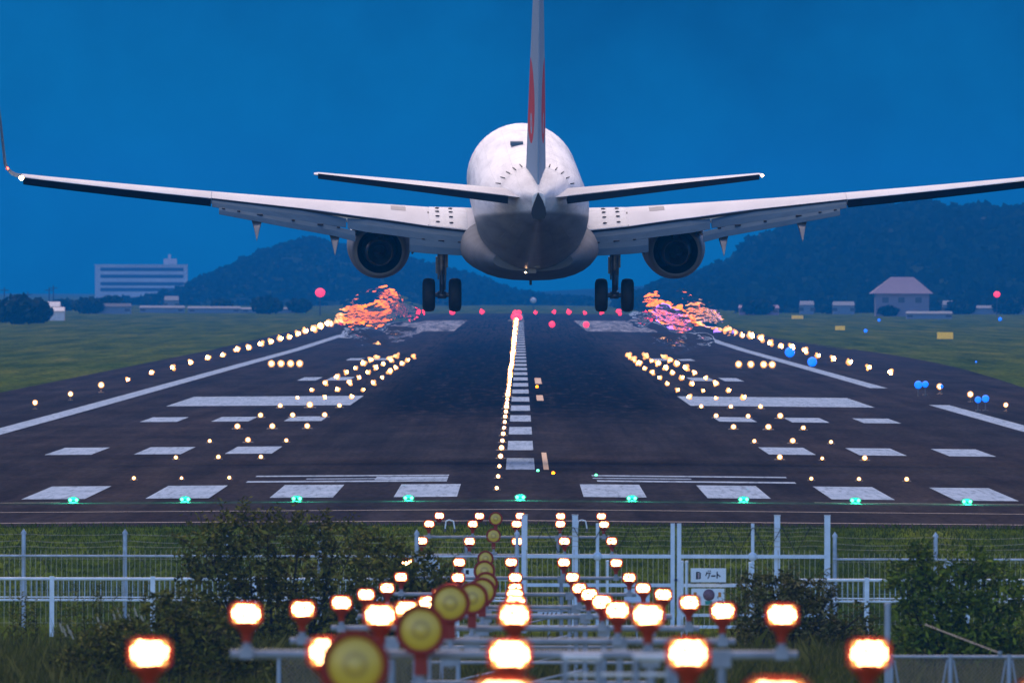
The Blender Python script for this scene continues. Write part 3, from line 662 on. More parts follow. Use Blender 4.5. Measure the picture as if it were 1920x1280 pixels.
# ------------------------------------------------------------------ approach lights
rg = random.Random(3)
LENS = []
for _v in range(5):
    q = MB(); W_, H_ = .082, .048; rv = random.Random(90 + _v); skip = rv.choice([(2, 1), (1, 1), (9, 9), (3, 2), (2, 2)])
    for a in range(6):
        for b_ in range(4):
            if (a in (0, 5) and b_ in (0, 3)) or (a, b_) == skip: continue
            x, z = (a - 2.5) / 2.5 * W_ + rv.uniform(-.004, .004), (b_ - 1.5) / 1.5 * H_ + rv.uniform(-.003, .003); r_ = rv.uniform(.010, .016); q.lathe((x, -.062, z), (0, -1, 0), [(0, r_), (.010, r_ * .8), (.012, 0)], 8)
    LENS.append(q)
def lens_parts(t):
    q = MB(); W_, H_ = .076, .044
    LENS[0].build('lamp_lens', m_app, t)
    for sx_ in (-1, 1):
        for sz_ in (-1, 1):
            q = MB(); q.lathe((sx_ * .078, -.058, sz_ * .050), (0, -1, 0), [(0, .016), (.010, .012), (.012, 0)], 8); q.build('lamp_rim', m_dim, t)
ap = empty('approach_light', (0, 0, 0), 'x', 'approach light', 'white approach lights on red housings')
q = MB(); q.loft([[(x * .125 * k, -.055, z * .088 * k2) for x, z in ((-1, -.7), (-.7, -1), (.7, -1), (1, -.7), (1, .7), (.7, 1), (-.7, 1), (-1, .7))] for k, k2 in ((1, 1),)] +
                 [[(x * .125 * k, yb, z * .088 * k - dz) for x, z in ((-1, -.7), (-.7, -1), (.7, -1), (1, -.7), (1, .7), (.7, 1), (-.7, 1), (-1, .7))] for k, yb, dz in ((.95, .02, .0), (.6, .12, .02), (.2, .16, .03))], False)
q.lathe((0, .03, 0), (0, 0, -1), [(.06, .105), (.10, .090), (.14, .05), (.165, .038), (.215, .036)], 14)
q.build('lamp_housing', m_redpaint, ap); lens_parts(ap)
q = MB(); q.lathe((0, .03, 0), (0, 0, -1), [(.20, .030), (.30, .030)], 12); q.box(-.05, .05, -.02, .08, -.335, -.255); q.build('stem', m_pipe, ap)
m_fdisc, t, b, co = new_mat('flasher_glass_olive', .35, .5)
sx = t.nodes.new('ShaderNodeSeparateXYZ'); t.links.new(co, sx.inputs[0])
rr = math_node(t, 'SQRT', math_node(t, 'ADD', math_node(t, 'MULTIPLY', sx.outputs[0], sx.outputs[0]), math_node(t, 'MULTIPLY', sx.outputs[2], sx.outputs[2])))
t.links.new(ramp(t, math_node(t, 'MULTIPLY', rr, 6.0), [(0, (.44, .38, .14)), (.2, (.34, .30, .06)), (.34, (.15, .15, .05)), (.55, (.36, .31, .04)), (.9, (.30, .24, .02))]), b.inputs['Base Color'])
b.inputs['Emission Color'].default_value = (.9, .6, .05, 1); b.inputs['Emission Strength'].default_value = .10
m_frim = mat('flasher_red_rim', (.26, .018, .010), .6)
fl = empty('flasher', (0, 0, 0), 'x', 'flasher', 'yellow faced flashers with red rims')
q = MB(); q.lathe((0, 0, 0), (0, -1, 0), [(-.16, .06), (-.10, .15), (.0, .19), (.05, .192), (.05, .158), (.02, .150)], 32); q.build('rim', m_frim, fl)
q = MB(); q.lathe((0, 0, 0), (0, -1, 0), [(.022, .152), (.04, .12), (.03, .06), (.05, .035), (.052, 0)], 32); q.build('glass', m_fdisc, fl)
q = MB(); q.box(-.05, .05, .02, .12, -.34, -.17); q.build('bracket', m_frim, fl)
q = MB(); q.tube((0, .07, -.34), (0, .07, -.62), .03, .03, 10); q.box(-.09, .09, .0, .14, -.60, -.42); q.build('stem', m_pipe, fl)
# rows: spacing px, centre x, y of lamps, flasher (x, y) or None
ROWS = [(510, 946, 1313, None), (337, 955, 1224, (667, 1245)), (251, 965, 1152, (790, 1180)), (197, 962, 1143, (845, 1130)), (163, 967, 1129, (886, 1121)), (139, 966, 1114, (905, 1108)),
        (120, 967, 1102, (912, 1094)), (107, 967, 1082, (909, 1070)), (98, 960, 1054, (911, 1047)), (89, 970, 1014, (926, 1004)), (82, 969, 982, (930, 972)), (76, 976, 967, None)]
LM = []
for q in LENS[1:]:
    o_ = q.build('lamp_lens', m_app); LM.append(o_.data); bpy.data.objects.remove(o_)
used_ap = used_fl = False
COLS = ['outer left', 'inner left', 'centre', 'inner right', 'outer right']
for r, (spx, cx, yy, fx) in enumerate(ROWS):
    d = F / spx; X0 = (cx - VX) / spx; g0 = gz(X0, d)
    zc = P(cx, yy, d).z
    if r == 11:
        pass
    for j in range(5):
        X = X0 + (j - 2) * 1.0
        dz = 0
        if r == 0 and j == 1: dz = -.10
        if r == 0 and j == 0: continue
        lab = '%s white lamp of the %s approach row counted from the camera' % (COLS[j], ORD[r] if r < 11 else 'farthest')
        loc = (X, d, zc + dz + rg.uniform(-.006, .006))
        if not used_ap: ap.location = loc; ap['label'] = lab; ap.rotation_euler.z = rg.uniform(-.05, .05); used_ap = True
        else:
            o_ = dup(ap, loc, lab, rg.uniform(-.09, .09))
            for ch in o_.children:
                if ch.name.startswith('lamp_lens') and rg.random() < .8: ch.data = rg.choice(LM)
    # bar frame
    ftop = zc - .30
    if r == 11: t = None
    else: t = empty('light_frame', (X0, d + .06, g0), 'grey pipe frame carrying the %s approach row' % (ORD[r] if r < 11 else 'farthest'), 'pipe frame', 'approach light frames')
    if r < 11:
        q = MB(); q.tube((-2.12, 0, ftop - g0), (2.12, 0, ftop - g0), .034, .034, 10); q.build('crossbar', m_pipe, t)
        if ftop - g0 > .25:
            for px_ in ((-1.15, .95) if r > 4 else (-1.15, 1.02, 1.55) if r > 1 else (-1.0, 1.0)):
                q = MB(); q.tube((px_, .0, -.3), (px_, .0, ftop - g0 - .03), .034, .034, 10); q.box(px_ - .07, px_ + .07, -.045, .045, ftop - g0 - .09, ftop - g0 + .04); q.build('post', m_pipe, t)
            if ftop - g0 > 1.3:
                q = MB(); q.tube((-1.2, 0, ftop - g0 - .62), (1.6, 0, ftop - g0 - .62), .022, .022, 8); q.tube((-1.15, 0, ftop - g0 - 1.2), (1.0, 0, ftop - g0 - .7), .018, .018, 6); q.build('brace', m_pipe, t)
    if fx:
        p = P(fx[0], fx[1], d - .2); lab = 'yellow faced flasher beside the %s approach row' % ORD[r]
        if not used_fl: fl.location = p; fl['label'] = lab; used_fl = True
        else: dup(fl, p, lab, None, 1.0 if r < 8 else .82)
# small handrail cage below the second row
t = empty('handrail', (PX(1158, 108), 108, gz(1.5, 108)), 'white topped low handrail cage between the lamp frames', 'handrail')
h0 = P(1158, 1232, 108).z - gz(1.5, 108)
for dx in (-.13, .13, -.36, .36):
    q = MB(); q.tube((dx, 0, 0), (dx, 0, h0 - (.0 if abs(dx) < .3 else .0)), .022, .022, 8); q.build('post', m_pipe, t)
q = MB(); q.tube((-.38, 0, h0), (-.11, 0, h0), .026, .026, 8); q.tube((.11, 0, h0), (.38, 0, h0), .026, .026, 8); q.tube((-.36, 0, h0 - .12), (.36, 0, h0 - .12), .014, .014, 6); q.build('rail', mat('white_rail', (.6, .62, .66), .5), t)
# ------------------------------------------------------------------ perimeter fence, railing, gate
m_fpost = mat('fence_post_blue_grey', (.42, .50, .62), .5, var=.2, nscale=4)
m_gate = mat('gate_pale_blue_paint', (.62, .72, .86), .5, var=.12, nscale=3)
m_rail = mat('railing_white_paint', (.72, .80, .90), .5, var=.12, nscale=4)
m_wire = mat('pale_wire', (.34, .32, .24), .5, var=.2)
m_coil = mat('black_coil', (.015, .015, .018), .6)
m_bwire = mat('barbed_wire', (.34, .30, .24), .5, .3)
def fence_run(label, x0, x1, d, posts, ztop, zrail, coils, g):
    t = empty('perimeter_fence', ((x0 + x1) / 2, d, g), label, 'mesh fence', 'perimeter fence runs')
    cx = (x0 + x1) / 2; L = (x1 - x0) / 2
    for px in posts:
        q = MB(); q.tube((px - cx, 0, -.2), (px - cx, 0, ztop - g - .1), .042, .042, 10); q.lathe((px - cx, 0, ztop - g - .1), (0, 0, 1), [(0, .052), (.03, .055), (.11, 0)], 10); q.build('post', m_fpost, t)
    q = MB(); q.tube((-L, -.04, zrail - g), (L, -.04, zrail - g), .022, .022, 8); q.build('top_rail', m_fpost, t)
    q = MB(); n = int((x1 - x0) / .105)
    for i in range(n):
        x = -L + i * .105; q.box(x - .0045, x + .0045, -.055, -.046, .02, zrail - g + .12)
    for z in (.1, (zrail - g) * .5, zrail - g - .06): q.box(-L, L, -.066, -.057, z, z + .006)
    q.build('mesh_panel', m_wire, t)
    q = MB()
    for k, z in enumerate((.10, .22, .34)):
        pp_ = []; m_ = int(2 * L / .25)
        for i in range(m_ + 1):
            x = -L + 2 * L * i / m_; ph = (x + cx + 1.9) % 2.03 / 2.03
            pp_.append((x, 0, ztop - g - z - .035 * math.sin(math.pi * ph) * (1 + .6 * math.sin(k * 2 + x * .2))))
        q.path(pp_, .006, 4)
    q.build('barbed_wire', m_bwire, t)
    q = MB()
    for c in coils:
        q.path([(c - cx + .40 * math.cos(a), .06, zrail - g - .24 + .24 * math.sin(a)) for a in [2 * math.pi * i / 22 for i in range(23)]], .008, 4)
    if coils: q.build('wire_coil', m_coil, t)
D = 312.0
z_ = lambda y, d=D: H - (y - HY) * d / F
X_ = lambda x, d=D: PX(x, d)
fence_run('left mesh fence with pointed posts and barbed wire, ending at the tall gate', X_(-60), X_(978), D, [X_(x) for x in (45, 235, 425, 600, 782, 970)], z_(993), z_(1043), [X_(50), X_(238)], -1.0)
fence_run('right mesh fence with pointed posts and barbed wire, beyond the shrub', X_(1562), X_(1980), D, [X_(x) for x in (1566, 1755, 1945)], z_(996), z_(1047), [X_(1590), X_(1900)], -1.0)
def railing(label, x0, x1, posts, g):
    d = 306.0; t = empty('railing', ((x0 + x1) / 2, d, g), label, 'railing', 'pale tubular railings'); cx = (x0 + x1) / 2; L = (x1 - x0) / 2
    zt = z_(1086, d) - g; zb = z_(1126, d) - g
    for px in posts:
        q = MB(); q.box(px - cx - .045, px - cx + .045, -.045, .045, -.2, zt + .05); q.build('post', m_rail, t)
    for z, r in ((zt, .030), (zb, .022), (zb + .06, .012)):
        q = MB(); q.tube((-L, 0, z), (L, 0, z), r, r, 8); q.build('rail', m_rail, t)
    q = MB(); n = int(2 * L / .105)
    for i in range(n): x = -L + i * .105; q.box(x - .008, x + .008, -.008, .008, zb, zt)
    q.build('bars', m_fpost, t)
railing('left pale railing standing in front of the mesh fence', PX(-60, 306), PX(960, 306), [PX(x, 306) for x in (98, 287, 478, 668, 858)], -1.02)
railing('right pale railing between the hedge and the leafy shrub', PX(1500, 306), PX(1980, 306), [PX(x, 306) for x in (1626, 1815)], -1.02)
# gate
d = 309.0; g = -1.02
gt = empty('gate', (X_(1268, d), d, g), 'tall pale blue double gate with wire loops on top', 'gate'); gx0 = X_(1268, d)
def gx_(x): return X_(x, d) - gx0
def gz_(y): return z_(y, d) - g
for x in (984, 1079, 1458, 1552):
    q = MB(); q.box(gx_(x) - .058, gx_(x) + .058, .03, .13, -.1, gz_(966)); q.build('gate_post', m_gate, gt)
    q = MB(); q.box(gx_(x) - .065, gx_(x) + .065, .02, .14, gz_(966), gz_(966) + .02); q.build('post_cap', m_fpost, gt)
for (x0, x1) in ((988, 1265), (1272, 1548)):
    lf = MB()
    for x in ((1121, 1262) if x0 < 1100 else (1274, 1412)):
        w_ = .032 if x in (1121, 1412) else .042
        lf.box(gx_(x) - w_, gx_(x) + w_, -.03, .03, .05, gz_(980))
    for yy, hh in ((1042, .036), (1096, .034), (1152, .03), (1174, .03)):
        lf.box(gx_(x0), gx_(x1), -.025, .022, gz_(yy) - hh, gz_(yy) + hh)
    fr = lf.build('gate_leaf', m_gate, gt)
    q = MB()
    for x in ((1121,) if x0 < 1100 else (1412,)):     # rounded boss where the bars cross
        q.lathe((gx_(x), -.034, gz_(1042)), (0, -1, 0), [(-.05, .09), (.01, .085), (.012, 0)], 16)
    q.build('cross_boss', m_gate, fr)
    q = MB(); n = int((gx_(x1) - gx_(x0)) / .105)
    for i in range(n): x = gx_(x0) + i * .105; q.box(x - .006, x + .006, .024, .034, .06, gz_(1030))
    q.build('mesh_panel', m_wire, fr)
    q = MB()
    for yy in (989, 996, 1004, 1013, 1023): q.path([(gx_(x0) + (gx_(x1) - gx_(x0)) * i / 24, .0, gz_(yy) - .012 * math.sin(i * .8)) for i in range(25)], .005, 4)
    q.build('barbed_wire', m_bwire, fr)
    q = MB(); pts = []
    for i in range(140):
        f = i / 139; x = gx_(x0 + 20) + (gx_(x1 - 20) - gx_(x0 + 20)) * f; a = f * 2 * math.pi * 4.4
        pts.append((x + .05 * math.sin(2 * a), -.04, (gz_(988) + gz_(1034)) / 2 + (gz_(988) - gz_(1034)) / 2 * max(-1, min(1, 1.35 * math.sin(a)))))
    q.path(pts, .009, 4); q.build('wire_coil', m_coil, fr)
q = MB(); q.lathe((gx_(1268), -.05, gz_(1086)), (0, -1, 0), [(0, .03), (.03, .03), (.035, 0)], 10); q.build('lock', m_coil, gt)
q = MB(); q.path([(gx_(1290 + 7 * i), -.06, gz_(1086 + 4 * math.sin(i * .9) + 3)) for i in range(12)], .006, 4); q.build('chain', m_coil, gt)
for x, yt in ((1140, 1049), (1280, 1050), (1288, 1050), (1407, 1052)):
    t = empty('marker_post', (PX(x, 304), 304, -1.05), {1140: 'pale capped post with small dark spots left of the gate middle', 1280: 'left of two pale capped posts beside the gate sign', 1288: 'right of two pale capped posts beside the gate sign', 1407: 'pale capped post at the right gate crossbar'}[x], 'post', 'capped posts at the gate')
    hh = z_(yt, 304) + 1.05
    q = MB(); q.tube((0, 0, 0), (0, 0, hh - .04), .026, .026, 8); q.build('pole', m_rail, t)
    q = MB(); q.ball((0, 0, hh - .03), .034, 8, 6); q.build('cap', m_rail, t)
# sign boards
m_sign = mat('sign_white', (.80, .84, .90), .5, var=.04); m_ink = mat('sign_ink', (.008, .008, .012), .6); m_inkr = mat('sign_red', (.35, .03, .05), .6); m_dusty = mat('sign_dusty_rose', (.22, .12, .15), .6, var=.3, nscale=14); m_teal = mat('sign_teal', (.03, .30, .24), .6); m_or = mat('sign_orange', (.55, .22, .02), .6)
ds = 308.7
def SX_(x): return PX(x, ds)
def SZ_(y): return z_(y, ds)
sg = empty('gate_sign', (SX_(1329), ds, SZ_(1090)), 'white board with black gate lettering hung on the right gate leaf', 'sign')
k = ds / F
q = MB(); q.box(-33 * k, 33 * k, -.02, .015, 0, 26 * k); q.build('panel', m_sign, sg)
def stroke(mbx, pts, w_):
    for (x0, y0), (x1, y1) in zip(pts, pts[1:]):
        a = Vector(((x0 - 1329) * k, 0, (1090 - y0) * k)); b2 = Vector(((x1 - 1329) * k, 0, (1090 - y1) * k)); dd = (b2 - a).normalized(); nn = Vector((-dd.z, 0, dd.x)) * w_ * k / 2; a -= dd * w_ * k * .3; b2 += dd * w_ * k * .3
        v = [a + nn, a - nn, b2 - nn, b2 + nn]
        mbx.add([(p.x, -.026, p.z) for p in v] + [(p.x, -.020, p.z) for p in v], [(0, 1, 2, 3), (0, 4, 5, 1), (1, 5, 6, 2), (2, 6, 7, 3), (3, 7, 4, 0)])
q = MB(); stroke(q, [(1307.5, 1072), (1307.5, 1083.5)], 3.4); stroke(q, [(1307, 1071.8), (1312, 1071.8)], 2.2); stroke(q, [(1313.4, 1073), (1313.4, 1083)], 2.6); stroke(q, [(1307, 1083.6), (1312, 1083.6)], 1.2); q.build('letter', m_ink, sg)
q = MB(); stroke(q, [(1310.6, 1074), (1310.6, 1082.5)], 1.0); q.build('letter', m_inkr, sg)
q = MB(); stroke(q, [(1326.5, 1071), (1324, 1078)], 1.8); stroke(q, [(1325, 1073.8), (1333, 1073.2)], 1.8); stroke(q, [(1331, 1073.5), (1330.3, 1079), (1328, 1083)], 1.9); stroke(q, [(1328.5, 1068.5), (1329.8, 1070.6)], 1.3); stroke(q, [(1331.8, 1068), (1333, 1070.4)], 1.3)
q.build('letter', m_ink, sg)
q = MB(); stroke(q, [(1335, 1078.4), (1341.5, 1078.4)], 2.8); q.build('letter', m_ink, sg)
q = MB(); stroke(q, [(1345.4, 1070.8), (1345.4, 1082.5)], 2.2); stroke(q, [(1346, 1075.5), (1351, 1079.2)], 2.2); q.build('letter', m_ink, sg)
s2 = empty('notice_board', (SX_(1328), ds, SZ_(1133)), 'pale notice board with worn coloured print below the gate sign', 'notice board')
q = MB(); q.box(-31 * k, 31 * k, -.02, .01, 0, 31 * k); q.build('panel', m_sign, s2)
q = MB(); q.lathe((2 * k, -.02, 19 * k), (0, -1, 0), [(0, 11 * k), (.006, 11 * k), (.007, 0)], 18); q.build('print', m_dusty, s2)
q = MB(); q.box(-5 * k, 8 * k, -.027, -.0205, 1 * k, 8 * k); q.build('print', m_teal, s2)
for xx in (-24, 22): q = MB(); q.box((xx - 2.5) * k, (xx + 3) * k, -.026, -.0205, 15 * k, 24 * k); q.build('print', m_or, s2)
for i, (x, y, w_, h_, lab, dd) in enumerate(((806, 1060, 38, 26, 'pale blue board hung on the fence behind the leafy shrub', 311.7), (882, 1077, 24, 24, 'small pale board beside the flashers on the left railing', 305.6), (1195, 1115, 48, 26, 'grey box panel behind the inner right approach lamps', 300), (1785, 1063, 30, 26, 'pale blue board on the right fence half hidden by the shrub', 311.7), (1030, 1151, 42, 10, 'low pale placard with dark strokes behind the pipe frames', 290))):
    t = empty('board', (PX(x, dd), dd, H - (y + h_ / 2 - HY) * dd / F), lab, 'board'); kk = dd / F
    q = MB(); q.box(-w_ / 2 * kk, w_ / 2 * kk, -.03, 0, 0, h_ * kk); q.build('panel', m_gate if i != 1 else m_sign, t)
    if i == 1:
        q = MB(); q.box(-8 * kk, -2 * kk, -.034, -.0305, 13 * kk, 21 * kk); q.build('print', m_ink, t)
    if i == 2:
        q = MB(); q.box(-w_ / 2 * kk, w_ / 2 * kk, -.06, -.031, -.01, .02); q.build('ledge', m_fpost, t)
    if i == 4:
        q = MB()
        for a in range(4): stroke_ = (a * 8 - 14) * kk; q.add([(stroke_, -.034, .02), (stroke_ + .03, -.034, .02), (stroke_ + .06, -.034, .09), (stroke_ + .03, -.034, .09)], [(0, 1, 2, 3)])
        q.build('print', m_ink, t)
    q = MB(); q.box(-.02, .02, -.005, .02, -(H - (y + h_ / 2 - HY) * dd / F) - 1.1, 0); q.build('support', m_fpost, t)
# chain link fences in the near foreground
m_link = mat('chain_link_grey', (.22, .2, .19), .5, .3); m_cpost = mat('chain_post_grey', (.32, .36, .44), .5, .1)
def chain(label, d, ytop, xs, x0, x1, brace, tall=None):
    g = gz(0, d); zt = H - (ytop - HY) * d / F - g; t = empty('chain_link_fence', (PX((x0 + x1) / 2, d), d, g), label, 'chain link fence', 'low chain link fences'); cx = PX((x0 + x1) / 2, d); L = (PX(x1, d) - PX(x0, d)) / 2
    for x in xs:
        q = MB(); q.tube((PX(x, d) - cx, 0, -.2), (PX(x, d) - cx, 0, zt + .03), .03, .03, 8); q.build('post', m_cpost, t)
    q = MB(); q.tube((-L, 0, zt), (L, 0, zt), .020, .020, 8); q.build('rail', m_cpost, t)
    q = MB()
    for a, b2 in zip(xs, xs[1:]):
        if not brace: break
        xa, xb = PX(a, d) - cx, PX(b2, d) - cx; w_ = (xb - xa) * .32
        q.tube((xa + .04, 0, zt - .04), (xa + w_, 0, zt - 1.2), .012, .012, 6); q.tube((xb - .04, 0, zt - .04), (xb - w_, 0, zt - 1.2), .012, .012, 6)
    if brace: q.build('brace', m_cpost, t)
    q = MB(); s_ = .055; hgt = min(zt, 1.3); n = int(2 * L / s_)
    for i in range(-int(hgt / s_), n):
        xa = -L + i * s_
        for sg_ in (1, -1):
            u0 = max(0, (-L - xa)) ; u1 = min(hgt, L - xa)
            if u1 > u0:
                za, zb2 = (zt - u0, zt - u1) if sg_ > 0 else (zt - hgt + u0, zt - hgt + u1)
                q.tube((xa + u0, .0, za), (xa + u1, .0, zb2), .0032, .0032, 3, False, False)
    q.build('link_mesh', m_link, t)
chain('right low chain link fence with slanted braces in the bottom corner', 200, 1229, [1672, 1783, 1893, 2000], 1672, 2000, True)
chain('left low chain link fence below the big lamps', 200, 1229, [524, 690, 860], 524, 860, False)
t = empty('tall_pipe_post', (PX(1665, 205), 205, gz(3, 205)), 'tall plain pipe post rising beside the leafy right shrub', 'post'); hh = H - (1132 - HY) * 205 / F - gz(3, 205)
q = MB(); q.tube((0, 0, 0), (0, 0, hh), .042, .042, 12); q.build('pole', m_cpost, t); q = MB(); q.lathe((0, 0, hh), (0, 0, 1), [(0, .046), (.02, .046), (.03, 0)], 12); q.build('cap', m_cpost, t)
a, b2 = P(1735, 1170, 204), P(1876, 1224, 200)
t = empty('guy_wire', a, 'slanting guy wire running down through the right shrub to the low fence', 'guy wire'); q = MB(); q.tube((0, 0, 0), b2 - a, .007, .007, 6); q.build('wire', m_link, t)
q = MB(); q.lathe(b2 - a, (0, 0, -1), [(-.03, .03), (.02, .03), (.03, 0)], 8); q.build('anchor', m_cpost, t)
for i, (x, dd) in enumerate(((1077, 150), (1092, 150), (1500, 170), (1520, 170))):
    pass
# small white hoops beside the threshold pavement
for i, (x, y) in enumerate(((843, 978), (1091, 978))):
    dd = 372; p = P(x, y + 8, dd); t = empty('white_hoop', p, ['small white hoop marker on the grass left of the approach lights', 'small white hoop marker on the grass right of the approach lights'][i], 'hoop')
    q = MB(); q.path([(-.10, 0, -.06), (-.08, 0, .12), (.0, 0, .15), (.10, 0, .12), (.13, 0, -.06)], .018, 6); q.build('hoop', m_sign, t)
    q = MB(); q.box(-.13, -.07, -.03, .03, -.14, -.06); q.box(.10, .16, -.03, .03, -.14, -.06); q.build('foot', m_base, t)
# ------------------------------------------------------------------ vegetation near the fence
def leaf_mat(name, a, b_, c_, tr=.25):
    m = bpy.data.materials.new(name); m.use_nodes = True; t = m.node_tree; b = t.nodes['Principled BSDF']
    b.inputs['Roughness'].default_value = .7; b.inputs['Specular IOR Level'].default_value = .02
    gi = t.nodes.new('ShaderNodeNewGeometry'); r = t.nodes.new('ShaderNodeValToRGB'); t.links.new(gi.outputs['Random Per Island'], r.inputs[0])
    el = r.color_ramp.elements; el[0].color = (*a, 1); el[1].color = (*c_, 1); x = el.new(.6); x.color = (*b_, 1)
    t.links.new(r.outputs[0], b.inputs['Base Color']); return m
m_leaf1 = leaf_mat('dark_shrub_leaf', (00.039, 00.039, 00.005), (00.096, 00.091, 00.010), (00.237, 00.202, 00.031))
m_leaf2 = leaf_mat('bright_shrub_leaf', (00.035, 00.052, 00.005), (00.100, 00.139, 00.012), (00.227, 00.268, 00.026))
m_leaf3 = leaf_mat('hedge_leaf', (00.043, 00.041, 00.006), (00.108, 00.098, 00.014), (00.274, 00.216, 00.079))
m_bark = mat('twig_bark', (.030, .022, .014), .9, var=.4, nscale=12)
m_blade = leaf_mat('tall_grass_blade', (00.055, 00.053, 00.007), (00.124, 00.108, 00.014), (00.235, 00.179, 00.041))
m_blade2 = leaf_mat('verge_grass_blade', (.045, .058, .006), (.090, .108, .012), (.160, .155, .028))
m_plume = mat('plume_cream', (.42, .36, .27), .9, var=.2, nscale=20)
def leaves(mb, lobes, n, size, rg, elong=1.7, fill=.55):
    tot = sum(l[1] * l[2] * l[3] for l in lobes)
    for (c, rx, ry, rz) in lobes:
        k = int(n * rx * ry * rz / tot) if tot else 0
        k = max(k, int(n * .02))
        for _ in range(k):
            while 1:
                v = Vector((rg.uniform(-1, 1), rg.uniform(-1, 1), rg.uniform(-1, 1)))
                if v.length <= 1: break
            r = v.length; 
            if r < fill and rg.random() < .6: v = v.normalized() * rg.uniform(fill, 1.05)
            nn = noise.noise(Vector((c.x + v.x * rx, c.y + v.y * ry, c.z + v.z * rz)) * 3.2)
            if nn < -.12 and rg.random() < .8: continue
            p = Vector(c) + Vector((v.x * rx, v.y * ry, v.z * rz)) * (1 + .25 * nn)
            s_ = size * rg.uniform(.55, 1.35); u = Vector((rg.gauss(0, 1), rg.gauss(0, 1), rg.gauss(0, .8))).normalized(); w_ = u.orthogonal().normalized()
            w_ = (w_ * math.cos(rg.uniform(0, 6.3)) + u.cross(w_) * math.sin(rg.uniform(0, 6.3))).normalized()
            mb.add([p, p + u * s_ * .5 * elong + w_ * s_ * .32, p + u * s_ * elong, p + u * s_ * .5 * elong - w_ * s_ * .32], [(0, 1, 2, 3)])
def shrub(name, label, cat, px, d, lobes, n, size, m, seed, sprigs=0, group=None):
    """lobes: (x, y, rx, rz) in photo pixels, with a depth offset."""
    rg = random.Random(seed); g = gz(0, d) - .05; base = Vector((PX(px, d), d, g)); k = d / F
    t = empty(name, base, label, cat, group); L = []
    for (x, y, rx, rz, *o) in lobes:
        p = P(x, y, d) - base; p.y = (o[0] if o else rg.uniform(-.4, .4)); L.append((p, rx * k, (rx * k + rz * k) * .5, rz * k))
    lf = MB(); leaves(lf, L, n, size, rg)
    tw_ = MB()
    for (c, rx, ry, rz) in L:
        root = Vector((c.x * .35, c.y * .3, 0)); mid = root.lerp(c, .55) + Vector((rg.uniform(-.1, .1), 0, rg.uniform(-.05, .1)))
        tw_.tube(root, mid, .035, .022, 6); tw_.tube(mid, c, .022, .010, 5)
        for _ in range(7):
            e2 = c + Vector((rg.uniform(-1, 1) * rx, rg.uniform(-1, 1) * ry, rg.uniform(-.5, 1) * rz)); tw_.tube(mid.lerp(c, rg.random()), e2, .009, .004, 4, False)
    for _ in range(sprigs):          # loose twigs reaching out with a few leaves
        c, rx, ry, rz = rg.choice(L[:max(1, len(L) * 2 // 3)]); a = rg.uniform(.15, math.pi - .15)
        e1 = c + Vector((math.cos(a) * rx, 0, math.sin(a) * rz)) * .8; e2 = c + Vector((math.cos(a) * rx * 1.35, rg.uniform(-.2, .2), math.sin(a) * rz * 1.45 + .05))
        tw_.tube(e1, e2, .007, .004, 4, False)
        for q_ in range(16):
            f = rg.random(); p = e1.lerp(e2, f) + Vector((rg.gauss(0, .04), rg.gauss(0, .04), rg.gauss(0, .03))); u = Vector((rg.gauss(0, 1), rg.gauss(0, .6), rg.uniform(-.2, 1))).normalized(); w_ = u.orthogonal().normalized(); s_ = size * .8
            lf.add([p, p + u * s_ * .8 + w_ * s_ * .28, p + u * s_ * 1.6, p + u * s_ * .8 - w_ * s_ * .28], [(0, 1, 2, 3)])
    lf.build('crown', m, t); tw_.build('stem', m_bark, t)
shrub('shrub', 'large dark leafy shrub covering the left railing and fence', 'shrub', 520, 285,
      [(395, 1035, 60, 50), (440, 1000, 60, 42), (500, 990, 55, 34), (565, 1000, 60, 40), (630, 1010, 45, 36), (655, 1045, 50, 36), (470, 1070, 75, 55), (560, 1080, 80, 55), (390, 1095, 60, 45), (620, 1110, 70, 50), (480, 1140, 90, 55), (600, 1170, 90, 55), (400, 1170, 60, 50), (500, 1220, 100, 50)], 11500, .080, m_leaf1, 1, 60)
shrub('shrub', 'darker spreading shrub between the big shrub and the flashers', 'shrub', 760, 280,
      [(715, 1040, 55, 34), (770, 1060, 60, 36), (815, 1085, 50, 36), (720, 1100, 70, 48), (790, 1130, 60, 40), (700, 1165, 80, 45), (840, 1110, 34, 30)], 6000, .078, m_leaf1, 2, 22)
shrub('shrub', 'bright green leafy shrub at the right frame edge', 'shrub', 1800, 262,
      [(1722, 1040, 20, 26), (1735, 1075, 50, 34), (1820, 1055, 42, 30), (1850, 1080, 44, 34), (1790, 1100, 75, 48), (1870, 1115, 55, 40), (1700, 1110, 36, 34), (1680, 1078, 16, 18), (1745, 1150, 80, 45), (1850, 1170, 85, 50), (1920, 1120, 24, 40), (1770, 1215, 110, 50), (1880, 1240, 90, 50)], 13000, .072, m_leaf2, 3, 40)
shrub('hedge', 'rounded brown green hedge in front of the right gate posts', 'hedge', 1470, 285,
      [(1410, 1090, 34, 22), (1450, 1105, 60, 34), (1510, 1110, 55, 32), (1550, 1120, 26, 30), (1440, 1150, 70, 45), (1520, 1160, 70, 45), (1430, 1200, 60, 40), (1540, 1210, 80, 40), (1600, 1200, 50, 40), (1620, 1150, 30, 26)], 12000, .065, m_leaf3, 4, 18)
shrub('shrub', 'low dark bush at the bottom left behind the nearest lamps', 'shrub', 300, 245,
      [(330, 1140, 60, 40), (400, 1180, 60, 40), (250, 1200, 90, 40), (360, 1235, 110, 45), (170, 1240, 90, 36), (480, 1250, 70, 36)], 9000, .07, m_leaf1, 5, 12)
